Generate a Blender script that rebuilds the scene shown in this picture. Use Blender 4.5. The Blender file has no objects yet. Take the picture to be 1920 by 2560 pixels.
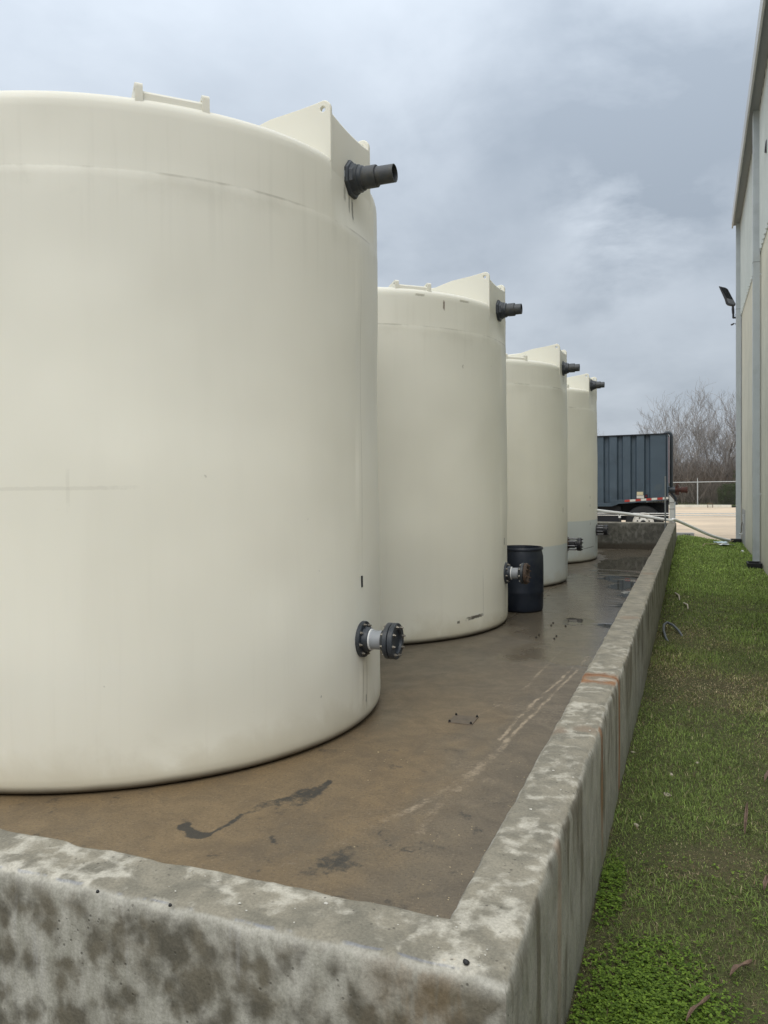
import bpy, bmesh, math, random
import numpy as np
from mathutils import Vector, Matrix, noise as mnoise

# ------------------------------------------------------------------ camera, sky, sun, exposure
S = bpy.context.scene
COL = S.collection
H = 1.71
FPX, YAW, PITCH, ROLL, CY = 1966.8, 0.37344, 0.0222, -0.00988, 1249.6
Fv = Vector((-math.sin(YAW)*math.cos(PITCH), math.cos(YAW)*math.cos(PITCH), -math.sin(PITCH)))
R0 = Vector((math.cos(YAW), math.sin(YAW), 0)); U0 = R0.cross(Fv)
Rv = R0*math.cos(ROLL) + U0*math.sin(ROLL); Uv = -R0*math.sin(ROLL) + U0*math.cos(ROLL)
cd = bpy.data.cameras.new('camera'); cam = bpy.data.objects.new('camera', cd); COL.objects.link(cam)
cd.sensor_fit = 'VERTICAL'; cd.sensor_height = 36; cd.lens = FPX/2560*36
cd.shift_y = -(1280-CY)/2560; cd.clip_start = .05; cd.clip_end = 3000
cam.matrix_world = Matrix(((Rv.x, Uv.x, -Fv.x, 0), (Rv.y, Uv.y, -Fv.y, 0), (Rv.z, Uv.z, -Fv.z, H), (0, 0, 0, 1)))
S.camera = cam

def ray(px, py):
    return Fv + Rv*((px-960)/FPX) - Uv*((py-CY)/FPX)
def onz(px, py, z=0.0):
    d = ray(px, py); return Vector((0, 0, H)) + d*((z-H)/d.z)
def ony(px, py, y):
    d = ray(px, py); return Vector((0, 0, H)) + d*(y/d.y)

S.view_settings.view_transform = 'Standard'; S.view_settings.look = 'None'
S.view_settings.exposure = 0.18; S.view_settings.gamma = 1.0
SUN_EL, SUN_AZ = math.radians(48), math.radians(178)      # azimuth clockwise from +Y: behind the camera
SKY_GAIN = 1.0

class G:
    """tiny node-graph helper"""
    def __init__(s, tree): s.t = tree; s.N = tree.nodes; s.L = tree.links
    def n(s, typ, ins=None, **kw):
        nd = s.N.new(typ)
        for k, v in kw.items(): setattr(nd, k, v)
        for k, v in (ins or {}).items(): s.set(nd.inputs[k], v)
        return nd
    def set(s, sock, v):
        if isinstance(v, bpy.types.NodeSocket): s.L.new(v, sock)
        elif isinstance(v, bpy.types.Node): s.L.new(v.outputs[0], sock)
        else:
            if hasattr(sock.default_value, '__len__') and len(sock.default_value) == 4 and len(v) == 3: v = (*v, 1)
            sock.default_value = v
    def m(s, op, a, b=0.0, c=0.0, clamp=False):
        nd = s.N.new('ShaderNodeMath'); nd.operation = op; nd.use_clamp = clamp
        s.set(nd.inputs[0], a); s.set(nd.inputs[1], b); s.set(nd.inputs[2], c); return nd.outputs[0]
    def vm(s, op, a, b=(0, 0, 0)):
        nd = s.N.new('ShaderNodeVectorMath'); nd.operation = op
        s.set(nd.inputs[0], a)
        if op == 'SCALE': s.set(nd.inputs['Scale'], b)
        else: s.set(nd.inputs[1], b)
        return nd.outputs['Value'] if op in ('DOT_PRODUCT', 'LENGTH', 'DISTANCE') else nd.outputs[0]
    def noise(s, vec, scale, detail=4, rough=.55, dist=0.0, lac=2.0):
        nd = s.n('ShaderNodeTexNoise', {'Vector': vec, 'Scale': scale, 'Detail': detail, 'Roughness': rough, 'Distortion': dist, 'Lacunarity': lac})
        return nd.outputs['Fac']
    def sm(s, v, a, b, lo=0.0, hi=1.0):
        nd = s.n('ShaderNodeMapRange', {'Value': v, 'From Min': a, 'From Max': b, 'To Min': lo, 'To Max': hi}, interpolation_type='SMOOTHSTEP')
        return nd.outputs[0]
    def lin(s, v, a, b, lo=0.0, hi=1.0):
        return s.n('ShaderNodeMapRange', {'Value': v, 'From Min': a, 'From Max': b, 'To Min': lo, 'To Max': hi}).outputs[0]
    def mix(s, f, a, b, mode='MIX'):
        nd = s.N.new('ShaderNodeMix'); nd.data_type = 'RGBA'; nd.blend_type = mode
        s.set(nd.inputs[0], f); s.set(nd.inputs[6], a); s.set(nd.inputs[7], b); return nd.outputs[2]
    def xyz(s, v):
        nd = s.n('ShaderNodeSeparateXYZ', {0: v}); return nd.outputs
    def vec(s, x, y, z):
        return s.n('ShaderNodeCombineXYZ', {0: x, 1: y, 2: z}).outputs[0]
    def scale(s, v, sx, sy, sz):
        return s.vm('MULTIPLY', v, (sx, sy, sz))

W = bpy.data.worlds.new('World'); S.world = W; W.use_nodes = True
W.node_tree.nodes.clear(); g = G(W.node_tree)
sky = g.n('ShaderNodeTexSky', sky_type='NISHITA'); sky.sun_disc = False
sky.sun_elevation = SUN_EL; sky.sun_rotation = SUN_AZ; sky.air_density = 1.2; sky.dust_density = 3
tc = g.n('ShaderNodeTexCoord')
d = tc.outputs['Generated']; dx, dy, dz = g.xyz(d)
zz = g.m('ADD', g.m('MAXIMUM', dz, 0.0), .36)
pl = g.vec(g.m('DIVIDE', dx, zz), g.m('DIVIDE', dy, zz), 0.0)          # cloud deck seen from below
n1 = g.noise(g.vm('ADD', pl, (3.1, 1.7, 0)), 1.3, 6, .55, .2)
n2 = g.noise(g.vm('ADD', pl, (7.3, 2.2, 0)), 3.2, 6, .58, .25)
n3 = g.noise(g.vm('ADD', pl, (1.3, 9.2, 0)), .55, 3, .5, .2)
wob = g.m('MULTIPLY', g.m('SUBTRACT', n2, .5), .22)
def spot(px, py, r0, r1):
    c = ray(px, py).normalized()
    dd = g.vm('DISTANCE', d, tuple(c))
    return g.sm(g.m('ADD', dd, wob), r1, r0)
f = g.m('ADD', g.m('MULTIPLY', n1, .85), g.m('MULTIPLY', n2, .40))
f = g.m('ADD', f, g.m('MULTIPLY', n3, .35))
f = g.sm(f, .50, 1.08)
f = g.m('SUBTRACT', f, g.m('MULTIPLY', spot(1380, 450, .02, .27), .72))
f = g.m('SUBTRACT', f, g.m('MULTIPLY', spot(1780, 330, .02, .2), .3))
f = g.m('ADD', f, g.m('MULTIPLY', spot(1100, 260, .02, .17), .16))
f = g.m('ADD', f, g.m('MULTIPLY', spot(120, 110, .05, .36), .42))
f = g.m('ADD', f, g.m('MULTIPLY', spot(1010, 120, .02, .2), .10))
wisp = g.sm(g.m('ADD', g.noise(g.vm('ADD', pl, (2.2, 5.1, 0)), 3.6, 6, .6, .2), g.m('MULTIPLY', n2, .3)), .50, .84)
f = g.m('ADD', f, g.m('MULTIPLY', g.m('MULTIPLY', spot(1560, 605, .0, .15), wisp), 1.0))
f = g.m('ADD', f, g.m('MULTIPLY', spot(1430, 660, .0, .16), .22))
f = g.m('ADD', f, g.sm(dz, .30, .12, 0.0, .26))
f = g.m('MAXIMUM', g.m('MINIMUM', f, 1.3), -.15)
cl = g.mix(f, (.352, .408, .480), (.590, .652, .728))
dzc = g.m('MAXIMUM', dz, 0.0)
up = g.m('ADD', .80, g.m('MULTIPLY', g.m('MULTIPLY', dzc, dzc), 1.95))
cl = g.mix(g.m('MULTIPLY', g.sm(dz, .45, 1.0), .75), cl, (.60, .615, .63))                                       # overcast: brighter towards the zenith
cl = g.vm('SCALE', cl, g.m('MULTIPLY', up, 10.0*SKY_GAIN))
fin = g.mix(.94, sky.outputs[0], cl)
low = g.sm(dz, -.05, -.0)
fin = g.mix(low, (2.2, 2.1, 1.9), fin)
bg = g.n('ShaderNodeBackground', {'Color': fin, 'Strength': .1})
g.L.new(bg.outputs[0], g.n('ShaderNodeOutputWorld').inputs[0])

sl = bpy.data.lights.new('sun', 'SUN'); sl.energy = 1.5; sl.angle = math.radians(45); sl.color = (1, .965, .90)
so = bpy.data.objects.new('sun', sl); COL.objects.link(so)
sdir = Vector((math.sin(SUN_AZ)*math.cos(SUN_EL), math.cos(SUN_AZ)*math.cos(SUN_EL), math.sin(SUN_EL)))
so.rotation_euler = sdir.to_track_quat('Z', 'Y').to_euler(); so.location = (0, -5, 20)

# ------------------------------------------------------------------ helpers
rng = np.random.default_rng(7); random.seed(7)

def newmat(name, rough=.6, spec=.5):
    m = bpy.data.materials.new(name); m.use_nodes = True; m.node_tree.nodes.clear()
    g = G(m.node_tree)
    b = g.n('ShaderNodeBsdfPrincipled', {'Roughness': rough, 'Specular IOR Level': spec})
    g.L.new(b.outputs[0], g.n('ShaderNodeOutputMaterial').inputs[0])
    return m, g, b
def bump(g, b, h, strength=.4, dist=.01):
    g.set(b.inputs['Normal'], g.n('ShaderNodeBump', {'Height': h, 'Strength': strength, 'Distance': dist}).outputs[0])
def pos(g): return g.n('ShaderNodeNewGeometry').outputs['Position']
def attr(g, nm): 
    a = g.n('ShaderNodeAttribute'); a.attribute_name = nm; return a

def simple(name, col, rough=.5, var=.15, scale=8, bumpk=.15, metal=0.0, dirt=None, dirt_amt=.5):
    m, g, b = newmat(name, rough)
    p = g.n('ShaderNodeTexCoord').outputs['Object']
    n = g.noise(p, scale, 5, .6)
    k = g.lin(n, .25, .75, 1-var, 1+var)
    c = g.vm('SCALE', g.n('ShaderNodeCombineColor', {0: col[0], 1: col[1], 2: col[2]}).outputs[0], k)
    if dirt:
        n2 = g.noise(g.vm('ADD', p, (5, 3, 1)), scale*.6, 6, .65)
        c = g.mix(g.m('MULTIPLY', g.sm(n2, .48, .68), dirt_amt), c, dirt)
    g.set(b.inputs['Base Color'], c); g.set(b.inputs['Metallic'], metal)
    g.set(b.inputs['Roughness'], g.lin(n, .3, .7, max(0, rough-.08), min(1, rough+.1)))
    if bumpk: bump(g, b, g.noise(p, scale*6, 4, .6), bumpk, .004)
    return m

class MB:
    def __init__(s): s.v = []; s.f = []
    def add(s, vs, fs):
        o = len(s.v); s.v += [tuple(x) for x in vs]; s.f += [tuple(i+o for i in q) for q in fs]; return s
    def box(s, x0, x1, y0, y1, z0, z1):
        return s.add([(x, y, z) for z in (z0, z1) for y in (y0, y1) for x in (x0, x1)],
                     [(0, 2, 3, 1), (4, 5, 7, 6), (0, 1, 5, 4), (1, 3, 7, 5), (3, 2, 6, 7), (2, 0, 4, 6)])
    def prism(s, poly, axis, a, b):
        n = len(poly); vs = []
        for t in (a, b):
            for (u, w) in poly:
                vs.append({'x': (t, u, w), 'y': (u, t, w), 'z': (u, w, t)}[axis])
        return s.add(vs, [tuple(range(n))[::-1], tuple(range(n, 2*n))] + [(i, (i+1) % n, n+(i+1) % n, n+i) for i in range(n)])
    def tube(s, pts, r, k=8, cap=True):
        pts = [Vector(p) for p in pts]; n = len(pts); rs = r if hasattr(r, '__len__') else [r]*n
        vs = []; a = None
        for i, p in enumerate(pts):
            t = (pts[min(i+1, n-1)]-pts[max(i-1, 0)]).normalized()
            if a is None: a = t.orthogonal().normalized()
            else:
                a = a-t*a.dot(t); a = a.normalized() if a.length > 1e-6 else t.orthogonal().normalized()
            b = t.cross(a)
            for j in range(k):
                w = 2*math.pi*j/k; vs.append(p+(a*math.cos(w)+b*math.sin(w))*rs[i])
        fs = [(i*k+j, i*k+(j+1) % k, (i+1)*k+(j+1) % k, (i+1)*k+j) for i in range(n-1) for j in range(k)]
        if cap: fs += [tuple(range(k))[::-1], tuple(range((n-1)*k, n*k))]
        return s.add(vs, fs)
    def lathe(s, prof, k=32, c=(0, 0, 0), axis='x', ph=0.0, cap=True):
        vs = []
        for (t, r) in prof:
            for j in range(k):
                w = 2*math.pi*j/k+ph; u, q = r*math.cos(w), r*math.sin(w)
                p = {'x': (t, u, q), 'y': (q, t, u), 'z': (u, q, t)}[axis]
                vs.append((p[0]+c[0], p[1]+c[1], p[2]+c[2]))
        n = len(prof)
        fs = [(i*k+j, i*k+(j+1) % k, (i+1)*k+(j+1) % k, (i+1)*k+j) for i in range(n-1) for j in range(k)]
        if cap: fs += [tuple(range(k))[::-1], tuple(range((n-1)*k, n*k))]
        return s.add(vs, fs)
    def build(s, name, mat, parent=None, smooth=35, bevel=0, loc=None):
        me = bpy.data.meshes.new(name); me.from_pydata(s.v, [], s.f)
        bm = bmesh.new(); bm.from_mesh(me); bmesh.ops.recalc_face_normals(bm, faces=bm.faces); bm.to_mesh(me); bm.free()
        return link(name, me, mat, parent, smooth, bevel, loc)

def link(name, me, mat, parent=None, smooth=35, bevel=0, loc=None):
    o = bpy.data.objects.new(name, me); COL.objects.link(o)
    if mat: me.materials.append(mat)
    if smooth:
        me.polygons.foreach_set('use_smooth', [True]*len(me.polygons))
        if smooth < 180: me.set_sharp_from_angle(angle=math.radians(smooth))
    if parent: o.parent = parent
    if loc: o.location = loc
    if bevel:
        b = o.modifiers.new('bevel', 'BEVEL'); b.width = bevel; b.segments = 2; b.limit_method = 'ANGLE'; b.angle_limit = math.radians(40)
    return o
def tag(o, label=None, cat=None, group=None, kind=None):
    for k, v in (('label', label), ('category', cat), ('group', group), ('kind', kind)):
        if v: o[k] = v
    return o
def thing(name, label, cat, loc=(0, 0, 0), group=None, rz=0):
    o = bpy.data.objects.new(name, None); COL.objects.link(o); o.location = loc; o.rotation_euler.z = rz
    o.empty_display_size = .2
    return tag(o, label, cat, group)
def share(name, me, parent, loc=(0, 0, 0), rot=(0, 0, 0)):
    o = bpy.data.objects.new(name, me); COL.objects.link(o); o.parent = parent; o.location = loc; o.rotation_euler = rot; return o
def np_mesh(name, V, F, colname=None, colors=None):
    me = bpy.data.meshes.new(name)
    V = np.ascontiguousarray(V, np.float32); F = np.ascontiguousarray(F, np.int32); k = F.shape[1]
    me.vertices.add(len(V)); me.vertices.foreach_set('co', V.ravel())
    me.loops.add(F.size); me.loops.foreach_set('vertex_index', F.ravel())
    me.polygons.add(len(F)); me.polygons.foreach_set('loop_start', np.arange(0, F.size, k, dtype=np.int32))
    me.update(calc_edges=True); me.validate()
    if colname:
        a = me.attributes.new(colname, 'FLOAT_COLOR', 'POINT'); a.data.foreach_set('color', np.ascontiguousarray(colors, np.float32).ravel())
    return me
def grid_mesh(name, xs, ys, zf, keep=None, colname=None, colf=None):
    X, Y = np.meshgrid(xs, ys); nx, ny = len(xs), len(ys)
    V = np.c_[X.ravel(), Y.ravel(), zf(X, Y).ravel()]
    i = np.arange(nx*ny).reshape(ny, nx)
    F = np.c_[i[:-1, :-1].ravel(), i[:-1, 1:].ravel(), i[1:, 1:].ravel(), i[1:, :-1].ravel()]
    if keep is not None:
        cx = (xs[:-1]+xs[1:])/2; cy = (ys[:-1]+ys[1:])/2; CX, CY_ = np.meshgrid(cx, cy); F = F[keep(CX, CY_).ravel()]
    return np_mesh(name, V, F, colname, colf(X.ravel(), Y.ravel()) if colf else None)
# value noise in numpy
_tab = rng.random((256, 256))
def vnoise(x, y, s=1.0, o=3, off=0):
    t = 0; a = 1; tot = 0
    for k in range(o):
        u = x*s+off*17.3+k*31.7; v = y*s+off*7.1+k*11.3
        i = np.floor(u).astype(int); j = np.floor(v).astype(int); fu = u-i; fv = v-j
        fu = fu*fu*(3-2*fu); fv = fv*fv*(3-2*fv)
        g00 = _tab[i % 256, j % 256]; g10 = _tab[(i+1) % 256, j % 256]; g01 = _tab[i % 256, (j+1) % 256]; g11 = _tab[(i+1) % 256, (j+1) % 256]
        t = t+a*((g00*(1-fu)+g10*fu)*(1-fv)+(g01*(1-fu)+g11*fu)*fv); tot += a; a *= .5; s *= 2
    return t/tot
def sstep(x, a, b):
    t = np.clip((x-a)/(b-a), 0, 1); return t*t*(3-2*t)

# ------------------------------------------------------------------ layout constants (metres; slab top is z = 0)
ZT, XO, XI, YO, YI = .6686, -.3576, -.5525, 1.593, 1.798
YF0, YF1 = 20.25, 20.45
TR = 1.912
TANKS = [(-4.073, 5.037, 3.854, 3.440), (-3.992, 9.167, 3.721, 3.338), (-3.893, 13.484, 3.602, 3.222), (-3.831, 17.514, 3.596, 3.206)]
WX = 1.2          # face of the metal building
LOT_Y = 23.2

def lawn_z(x, y):
    rise = .15*sstep(y, 7, 19)*(1-sstep(x, -.2, .9))
    return (.062+rise+.02*(vnoise(x, y, 1.3, 2, 5)-.5))*(1-sstep(y, 22.2, LOT_Y+.1)) + .0

# ------------------------------------------------------------------ ground, lot, lawn, slab
m_lot, g, b = newmat('limestone_lot', .9, .2)
p = pos(g)
n = g.noise(p, .25, 5, .6); n2 = g.noise(p, 6, 6, .7)
st = g.noise(g.scale(p, .12, 1.1, 1), 1.0, 5, .6, .6)
c = g.mix(g.sm(n, .35, .7), (.64, .51, .365), (.52, .42, .31))
c = g.mix(g.m('MULTIPLY', g.sm(st, .52, .66), .55), c, (.30, .25, .20))
c = g.mix(g.m('MULTIPLY', g.sm(n2, .5, .72), .35), c, (.34, .26, .18))
g.set(b.inputs['Base Color'], c); bump(g, b, n2, .5, .03)
def lotz(X, Y): return -.02+0*X
xs = np.unique(np.r_[np.linspace(-900, -40, 12), np.linspace(-40, 40, 41), np.linspace(40, 900, 12)])
ys = np.unique(np.r_[np.linspace(-200, -10, 8), np.linspace(-10, 60, 36), np.linspace(60, 1500, 20)])
tag(link('gravel_lot', grid_mesh('gravel_lot', xs, ys, lotz), m_lot, smooth=0), kind='structure')

m_field, g, b = newmat('field_grass', .9, .2)
p = pos(g); n = g.noise(p, .6, 6, .65); n2 = g.noise(g.scale(p, 1, .3, 1), 4, 4, .6)
c = g.mix(g.sm(n, .35, .65), (.075, .095, .032), (.14, .13, .06)); c = g.mix(g.m('MULTIPLY', g.sm(n2, .5, .7), .5), c, (.05, .06, .025))
g.set(b.inputs['Base Color'], c)
tag(link('grass_field', grid_mesh('grass_field', np.linspace(-120, 120, 25), np.linspace(52.2, 260, 40), lambda X, Y: .03+.05*vnoise(X, Y, .3, 2)), m_field), kind='structure')

m_lawn, g, b = newmat('lawn_soil', .95, .15)
p = pos(g); n = g.noise(p, 2.2, 6, .65, .4); n2 = g.noise(p, 30, 5, .7)
c = g.mix(g.sm(n, .35, .65), (.058, .066, .024), (.080, .072, .036))
c = g.mix(g.sm(n2, .4, .7), c, (.045, .046, .022)); g.set(b.inputs['Base Color'], c); bump(g, b, n2, .8, .02)
xs = np.unique(np.r_[np.linspace(-12, XO-.02, 24), np.linspace(XO-.02, 1.6, 28), np.linspace(1.6, 12, 12)])
ys = np.unique(np.r_[np.linspace(-12, YO+.05, 24), np.linspace(YO+.05, LOT_Y+.15, 150)])
tag(link('lawn', grid_mesh('lawn', xs, ys, lawn_z, keep=lambda X, Y: ~((X < XO-.02) & (Y > YO+.05)) & ~((X > 1.6) & (Y > 3))), m_lawn), kind='structure')

# slab with its painted-on history: dark oil marks (R), pale tyre scrapes (G), standing water (B)
def stroke(X, Y, pts, w0, w1=None, z=0.0):
    """soft mask of a polyline given in photo pixels lying on the slab; widths in metres"""
    P = [onz(px, py, z) for px, py in pts]; w1 = w1 if w1 is not None else w0
    out = np.zeros_like(X); n = len(P)-1
    for i in range(n):
        a, b = P[i], P[i+1]; ex, ey = b.x-a.x, b.y-a.y; L2 = ex*ex+ey*ey+1e-9
        t = np.clip(((X-a.x)*ex+(Y-a.y)*ey)/L2, 0, 1); dd = np.hypot(X-a.x-t*ex, Y-a.y-t*ey)
        w = w0+(w1-w0)*(i+t)/n
        out = np.maximum(out, 1-sstep(dd, w*.45, w*1.15))
    return out
def slab_col(X, Y):
    jx = X+.05*(vnoise(X, Y, 14, 3, 1)-.5); jy = Y+.05*(vnoise(X, Y, 14, 3, 2)-.5)
    D = np.zeros_like(X)
    fr = np.clip(vnoise(X, Y, 9, 4, 3)*2.2-.55, 0, 1); fr2 = np.clip(vnoise(X, Y, 22, 3, 4)*3-1.1, 0, 1)
    D = np.maximum(D, 1.1*stroke(jx, jy, [(463, 2062), (472, 2080), (484, 2092), (514, 2087)], .05, .035))
    D = np.maximum(D, .5*stroke(jx, jy, [(440, 2046), (460, 2056)], .03)*fr2)
    D = np.maximum(D, .8*stroke(jx, jy, [(514, 2087), (560, 2066), (605, 2038)], .014, .022))
    D = np.maximum(D, .85*stroke(jx, jy, [(605, 2038), (665, 2012), (740, 1998), (775, 1982)], .03, .10)*(.45+.55*fr))
    D = np.maximum(D, .85*stroke(jx, jy, [(735, 2004), (790, 1975), (825, 1954)], .085, .03)*(.55+.45*fr))
    D = np.maximum(D, .5*stroke(jx, jy, [(560, 2078), (640, 2050), (700, 2030)], .09)*fr2)
    D = np.maximum(D, .55*stroke(jx, jy, [(785, 2073), (838, 2072)], .09)*fr)
    D = np.maximum(D, .5*stroke(jx, jy, [(650, 2150), (676, 2152)], .045)*fr2)
    D = np.maximum(D, .7*stroke(jx, jy, [(680, 2090), (690, 2106)], .025))
    D = np.maximum(D, .75*stroke(jx, jy, [(745, 2185), (830, 2158), (910, 2135)], .10, .13)*fr)
    D = np.maximum(D, .5*stroke(jx, jy, [(930, 1856), (960, 1860)], .10)*fr); D = np.maximum(D, .5*stroke(jx, jy, [(900, 1915), (1000, 1918)], .05)*fr2)
    D = np.maximum(D, .4*stroke(jx, jy, [(1080, 1840), (1140, 1838)], .10)*(.5+.5*fr))
    D = np.maximum(D, .35*stroke(jx, jy, [(1150, 2010), (1260, 2000)], .16))
    D = np.maximum(D, .35*stroke(jx, jy, [(1050, 2200), (1080, 2220)], .12)*fr)
    ring = [(947, 2075), (958, 2098), (985, 2122), (1020, 2130), (1048, 2122), (1060, 2100)]
    D = np.maximum(D, .6*stroke(jx, jy, ring, .012)); D = np.maximum(D, .45*stroke(jx, jy, [(1030, 2108), (1075, 2110), (1112, 2124)], .018))
    D = np.maximum(D, .5*(sstep(vnoise(X, Y, 7.5, 5, 21), .70, .76))*sstep(-Y, -6.5, -4.5))
    D = np.maximum(D, .16*sstep(vnoise(X, Y, 1.1, 4, 23), .58, .75))
    Lc = np.zeros_like(X); k = .45+.55*np.clip(vnoise(X, Y, 12, 4, 8)*2.4-.7, 0, 1)
    for pts, w0, w1, a in [
        ([(715, 2163), (830, 2116), (945, 2060), (1040, 2018), (1120, 1972), (1180, 1931), (1236, 1885)], .035, .04, .6),
        ([(1045, 2085), (1098, 2012), (1155, 1966), (1225, 1902), (1272, 1848)], .035, .035, .55),
        ([(1250, 1850), (1290, 1800), (1340, 1752), (1400, 1700), (1440, 1660)], .02, .02, .9),
        ([(1262, 1856), (1318, 1800), (1378, 1740), (1440, 1678), (1470, 1640)], .02, .02, .9),
        ([(1190, 1790), (1256, 1758), (1324, 1710), (1360, 1670), (1410, 1620)], .014, .014, .7),
        ([(1230, 1775), (1310, 1728), (1345, 1690), (1352, 1650), (1385, 1625)], .012, .012, .5),
        ([(780, 2140), (900, 2092), (960, 2064)], .03, .03, .4)]:
        Lc = np.maximum(Lc, a*np.clip(.45+1.6*(vnoise(X, Y, 2.5, 3, 33)-.25), 0, 1)*stroke(X+.02*(vnoise(X, Y, 8, 2, 31)-.5), Y, pts, w0, w1)*k)
    Lc = np.maximum(Lc, .35*sstep(vnoise(X, Y, 3.1, 5, 27), .60, .72)*sstep(X, -2.2, -1.2))
    # standing water along the foot of the side wall
    ed = np.interp(Y, [8.9, 9.4, 10.5, 11.5, 12.6, 14.4, 16, 17.2, 18.2, 18.9, 19.1], [-.5, -.86, -.80, -1.0, -1.15, -1.45, -1.75, -1.85, -1.3, -.95, -.4])
    nn = (vnoise(X*.9, Y*2.6, 1.2, 4, 12)-.5)
    P = sstep(X-ed+.9*nn, -.03, .10)*(Y > 8.8)*(Y < 19.2)
    br = np.clip(sstep(vnoise(X*.35, Y*2.2, 1.3, 3, 14), .60, .66), 0, 1)*(Y < 16.2)
    P = P*(1-br)
    cx, cy = onz(1440, 1552).x, onz(1440, 1552).y
    P = np.maximum(P, 1-sstep(np.hypot((X-cx)/.19, (Y-cy)/.30)+.9*(vnoise(X, Y, 5, 3, 15)-.5), .8, 1.05))
    damp = sstep(vnoise(X, Y, .8, 4, 16)+.45*sstep(Y, 6, 11)*sstep(X, -2.6, -1.2), .52, .85)
    return np.c_[D, Lc, P, damp]
m_slab, g, b = newmat('slab_concrete', .5)
p = pos(g); a = attr(g, 'marks'); sep = g.n('ShaderNodeSeparateColor', {0: a.outputs['Color']})
D, Lc, Wt, Dm = sep.outputs[0], sep.outputs[1], sep.outputs[2], a.outputs['Alpha']
n1 = g.noise(p, .9, 6, .6, .3); n2 = g.noise(p, 5, 7, .68, .5); n3 = g.noise(p, 70, 4, .75); n4 = g.noise(g.scale(p, 1, .45, 1), 2.3, 5, .6)
n5 = g.noise(p, 34, 6, .75)
D = g.m('MULTIPLY', g.sm(g.m('ADD', D, g.m('MULTIPLY', g.m('SUBTRACT', n5, .5), 1.9)), .30, .75), g.m('MINIMUM', g.m('ADD', D, .25), 1.0))
Lc = g.m('MULTIPLY', g.sm(g.m('ADD', Lc, g.m('MULTIPLY', g.m('SUBTRACT', n5, .5), 2.2)), .22, .85), g.m('MINIMUM', g.m('ADD', Lc, .25), 1.0))
px_, py_, pz_ = g.xyz(p)
far = g.sm(g.m('ADD', py_, g.m('MULTIPLY', g.m('SUBTRACT', n1, .5), 4.0)), 3.6, 8.5)
right = g.sm(g.m('ADD', px_, g.m('MULTIPLY', g.m('SUBTRACT', n4, .5), 1.6)), -1.8, -1.0)
warm = g.mix(g.sm(n2, .3, .7), (.192, .134, .070), (.138, .098, .054))
cool = g.mix(g.sm(n2, .3, .7), (.150, .124, .086), (.108, .091, .066))
c = g.mix(g.m('MAXIMUM', far, g.m('MULTIPLY', right, .75)), warm, cool)
c = g.mix(g.m('MULTIPLY', g.sm(n4, .45, .75), .5), c, (.070, .057, .042))
c = g.mix(g.m('MULTIPLY', g.sm(n3, .52, .66), .8), c, (.075, .058, .042))
c = g.mix(g.m('MULTIPLY', g.sm(n3, .44, .30), .45), c, (.33, .26, .18))
c = g.mix(g.m('MULTIPLY', g.sm(n5, .60, .70), .45), c, (.07, .055, .04))
c = g.mix(g.m('MULTIPLY', Lc, .85), c, (.37, .295, .205))
c = g.mix(g.m('MULTIPLY', D, .9), c, (.022, .022, .021))
c = g.mix(g.m('MULTIPLY', Dm, .22), c, (.075, .066, .055))
c = g.mix(g.m('MULTIPLY', Wt, .8), c, (.040, .038, .030))
g.set(b.inputs['Base Color'], c)
dryr = g.lin(n2, .3, .7, .42, .62); dryr = g.m('SUBTRACT', dryr, g.m('MULTIPLY', Dm, .36))
dryr = g.m('ADD', g.m('MULTIPLY', dryr, g.m('SUBTRACT', 1.0, Wt)), g.m('MULTIPLY', Wt, .025))
g.set(b.inputs['Roughness'], dryr)
hh = g.m('MULTIPLY', g.m('ADD', g.m('MULTIPLY', n3, .35), n2), g.m('SUBTRACT', 1.0, Wt))
bump(g, b, hh, .35, .008)
xs = np.unique(np.r_[np.linspace(-6.5, -5.2, 6), np.arange(-5.2, -2.4, .03), np.arange(-2.4, XI+.08, .016)])
ys = np.unique(np.r_[np.arange(YI-.08, 6.4, .016), np.arange(6.4, YF0+.08, .045)])
tag(link('concrete_slab', grid_mesh('concrete_slab', xs, ys, lambda X, Y: 0*X, colname='marks', colf=slab_col), m_slab, smooth=0), kind='structure')

# ------------------------------------------------------------------ containment wall: one casting swept round three sides
m_wall, g, b = newmat('wall_concrete', .72, .4)
p = pos(g); nrm = g.n('ShaderNodeNewGeometry').outputs['Normal']; nx, ny, nz = g.xyz(nrm)
px_, py_, pz_ = g.xyz(p)
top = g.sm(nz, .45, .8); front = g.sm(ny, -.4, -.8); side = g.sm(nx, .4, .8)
nearc = g.sm(py_, 7.0, 3.0)
n_big = g.noise(p, 2.0, 5, .55, .3); n_fine = g.noise(p, 60, 5, .7); n_mid = g.noise(p, 9, 6, .6, .4)
base = g.mix(g.sm(n_mid, .35, .65), (.235, .212, .160), (.160, .147, .112))
# top: pale dried ridges against grey damp hollows
def cells(v, sc, k=.05):
    w = g.vm('ADD', v, g.vm('SCALE', g.vm('SUBTRACT', g.n('ShaderNodeTexNoise', {'Vector': v, 'Scale': sc*.8, 'Detail': 3.0}).outputs['Color'], (.5, .5, .5)), k*2))
    return g.n('ShaderNodeTexVoronoi', {'Vector': w, 'Scale': sc, 'Smoothness': .7}, feature='SMOOTH_F1').outputs['Distance']
ridge = g.m('ADD', g.m('MULTIPLY', cells(g.scale(p, 1.0, 1.0, .3), 19), .70), g.m('MULTIPLY', g.noise(p, 28, 5, .65), .60))
ridge2 = g.noise(g.vm('ADD', p, (4, 7, 0)), 3.2, 3, .5)
pale = g.m('MULTIPLY', g.sm(g.m('ADD', ridge, g.m('MULTIPLY', g.m('SUBTRACT', ridge2, .5), .8)), .60, .98), g.m('ADD', .15, g.m('MULTIPLY', nearc, .70)))
ct = g.mix(pale, base, (.47, .44, .365))
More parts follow.
